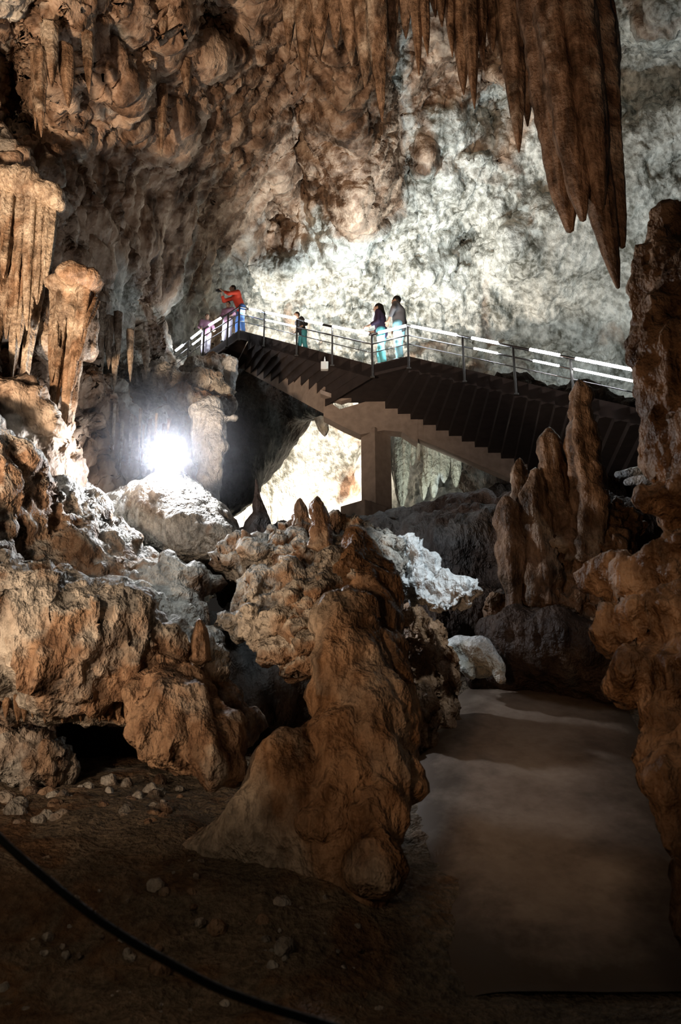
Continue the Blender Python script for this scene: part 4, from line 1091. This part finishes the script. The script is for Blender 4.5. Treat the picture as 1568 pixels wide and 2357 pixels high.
# warm lights from the left front that wash the near rocks and the left wall
spot('warm_wash', (-10.0, 5.0, 2.5), P(60, 950, 14), 2700, WARM, 90, .9, .3)
spot('warm_wash', (-5.5, 1.5, 3.2), P(220, 1330, 12), 1450, WARM, 56, .9, .3)
spot('warm_wash', (-7.5, 5.0, 1.4), P(540, 1400, 10), 1200, (1., .64, .38), 40, 1., .3)
spot('warm_wash', (-6.0, 3.0, 3.0), P(330, 300, 22), 17000, WARM, 70, 1., .3)
spot('warm_wash', (-1.0, 1.0, 2.8), P(900, 150, 20), 2200, (1., .60, .38), 50, 1., .3)
spot('warm_wash', (-1.5, 3.0, 2.0), P(1330, 1230, 13), 330, (1., .57, .30), 70, 1., .3)
# unseen cool spots added in mid-air to light the slab and rock tops
spot('cool_fill', (2.6, 8.0, 7.2), P(980, 1310, 11.2), 850, COOL, 26, .7, .1)
spot('cool_fill', (-2.4, 8.2, 8.0), P(500, 1290, 11.5), 400, COOL, 48, .9, .2)
spot('cool_fill', (3.0, 8.4, 6.5), P(1100, 1500, 12.6), 110, COOL, 14, .7, .1)
spot('path_fill', (2.0, 3.5, 7.0), (2.6, 10.4, 1.0), 270, (1., .76, .55), 36, 1., .8)  # unseen spots added over the walkway to brighten it
spot('path_fill', (2.8, 9.0, 8.0), (3.1, 12.6, 2.7), 75, (.95, .95, 1.), 50, 1., .6)
# the tubes on the landing rail also throw their light down onto the deck
def tube_light(a, b, W):
    l = bpy.data.lights.new('tube_lamp', 'AREA'); l.energy = W; l.color = (.90, .97, 1.); l.shape = 'RECTANGLE'; l.size = float(np.linalg.norm(b - a)); l.size_y = .05
    o = bpy.data.objects.new('tube_lamp', l); COL.objects.link(o); m = (a + b) / 2 + np.array([0, 0, H1 - .07]); o.location = [float(c) for c in m]
    X = Vector((b - a).tolist()).normalized(); Z = -Vector((0, .75, -.66)); Z = (Z - X * Z.dot(X)).normalized(); Y = Z.cross(X)
    from mathutils import Matrix
    o.rotation_euler = Matrix((X, Y, Z)).transposed().to_euler()
tube_light(lerp(N4, N5, .05), lerp(N4, N5, .95), 45)
tube_light(N2, N3, 12)
tube_light(lerp(N1, N2, .0), lerp(N1, N2, .5), 12)

spot('warm_wash', (-3.5, 1.0, 3.4), (-1.6, 7.6, .3), 130, (1., .72, .46), 64, 1., .3)  # added fill to lift the dark ground at lower left
# ball of haze added to imitate the lens glow round the floodlight
def haze():
    m = bpy.data.materials.new('bloom_volume'); m.use_nodes = True; t = m.node_tree; t.nodes.clear()
    out = t.nodes.new('ShaderNodeOutputMaterial'); v = t.nodes.new('ShaderNodeVolumePrincipled')
    tc = t.nodes.new('ShaderNodeTexCoord'); gr = t.nodes.new('ShaderNodeTexGradient'); gr.gradient_type = 'QUADRATIC_SPHERE'
    mp = t.nodes.new('ShaderNodeMapping'); mp.inputs['Scale'].default_value = (1 / 1.9,) * 3; mu = t.nodes.new('ShaderNodeMath'); mu.operation = 'MULTIPLY'; mu.inputs[1].default_value = .13
    t.links.new(tc.outputs['Object'], mp.inputs['Vector']); t.links.new(mp.outputs[0], gr.inputs[0]); t.links.new(gr.outputs['Fac'], mu.inputs[0]); t.links.new(mu.outputs[0], v.inputs['Density'])
    v.inputs["Anisotropy"].default_value = .3; v.inputs['Color'].default_value = (.9, .92, 1., 1)
    t.links.new(v.outputs[0], out.inputs['Volume'])
    import bmesh
    bm = bmesh.new(); bmesh.ops.create_icosphere(bm, subdivisions=4, radius=1.9)
    me = bpy.data.meshes.new('bloom_haze'); bm.to_mesh(me); bm.free()
    o = link('bloom_haze', me, m); o.location = [float(c) for c in P(390, 1040, 13.7)]; o.scale = (1, 1, .85)
    tag(o, kind='stuff', label='faint added haze imitating the lens glow around the floodlight on the boulder', cat='haze')
haze()

w = bpy.data.worlds.new('world'); SC.world = w; w.use_nodes = True
w.node_tree.nodes['Background'].inputs[0].default_value = (.32, .28, .25, 1); w.node_tree.nodes['Background'].inputs[1].default_value = .045

# ------------------------------------------------------------------ camera
cd = bpy.data.cameras.new('camera'); cam = bpy.data.objects.new('camera', cd); COL.objects.link(cam)
cam.location = (0, 0, CAM_Z); cam.rotation_euler = (PI / 2 + PITCH, 0, 0)
cd.sensor_fit = 'HORIZONTAL'; cd.sensor_width = 36; cd.lens = 36 * F / 1568
cd.clip_end = 300
cd.dof.use_dof = True; cd.dof.focus_distance = 22; cd.dof.aperture_fstop = 3.2
SC.camera = cam
SC.view_settings.view_transform = 'Standard'; SC.view_settings.look = 'None'; SC.view_settings.gamma = 1; SC.view_settings.exposure = 0
SC.view_settings.use_curve_mapping = False
SC.cycles.use_denoising = True
SC.cycles.max_bounces = 3; SC.cycles.diffuse_bounces = 2; SC.cycles.glossy_bounces = 1; SC.cycles.volume_bounces = 0
SC.cycles.transmission_bounces = 0; SC.cycles.use_adaptive_sampling = True; SC.cycles.adaptive_threshold = .04; SC.cycles.adaptive_min_samples = 10
SC.cycles.volume_step_rate = 6; SC.cycles.volume_max_steps = 32; SC.cycles.caustics_reflective = False; SC.cycles.caustics_refractive = False
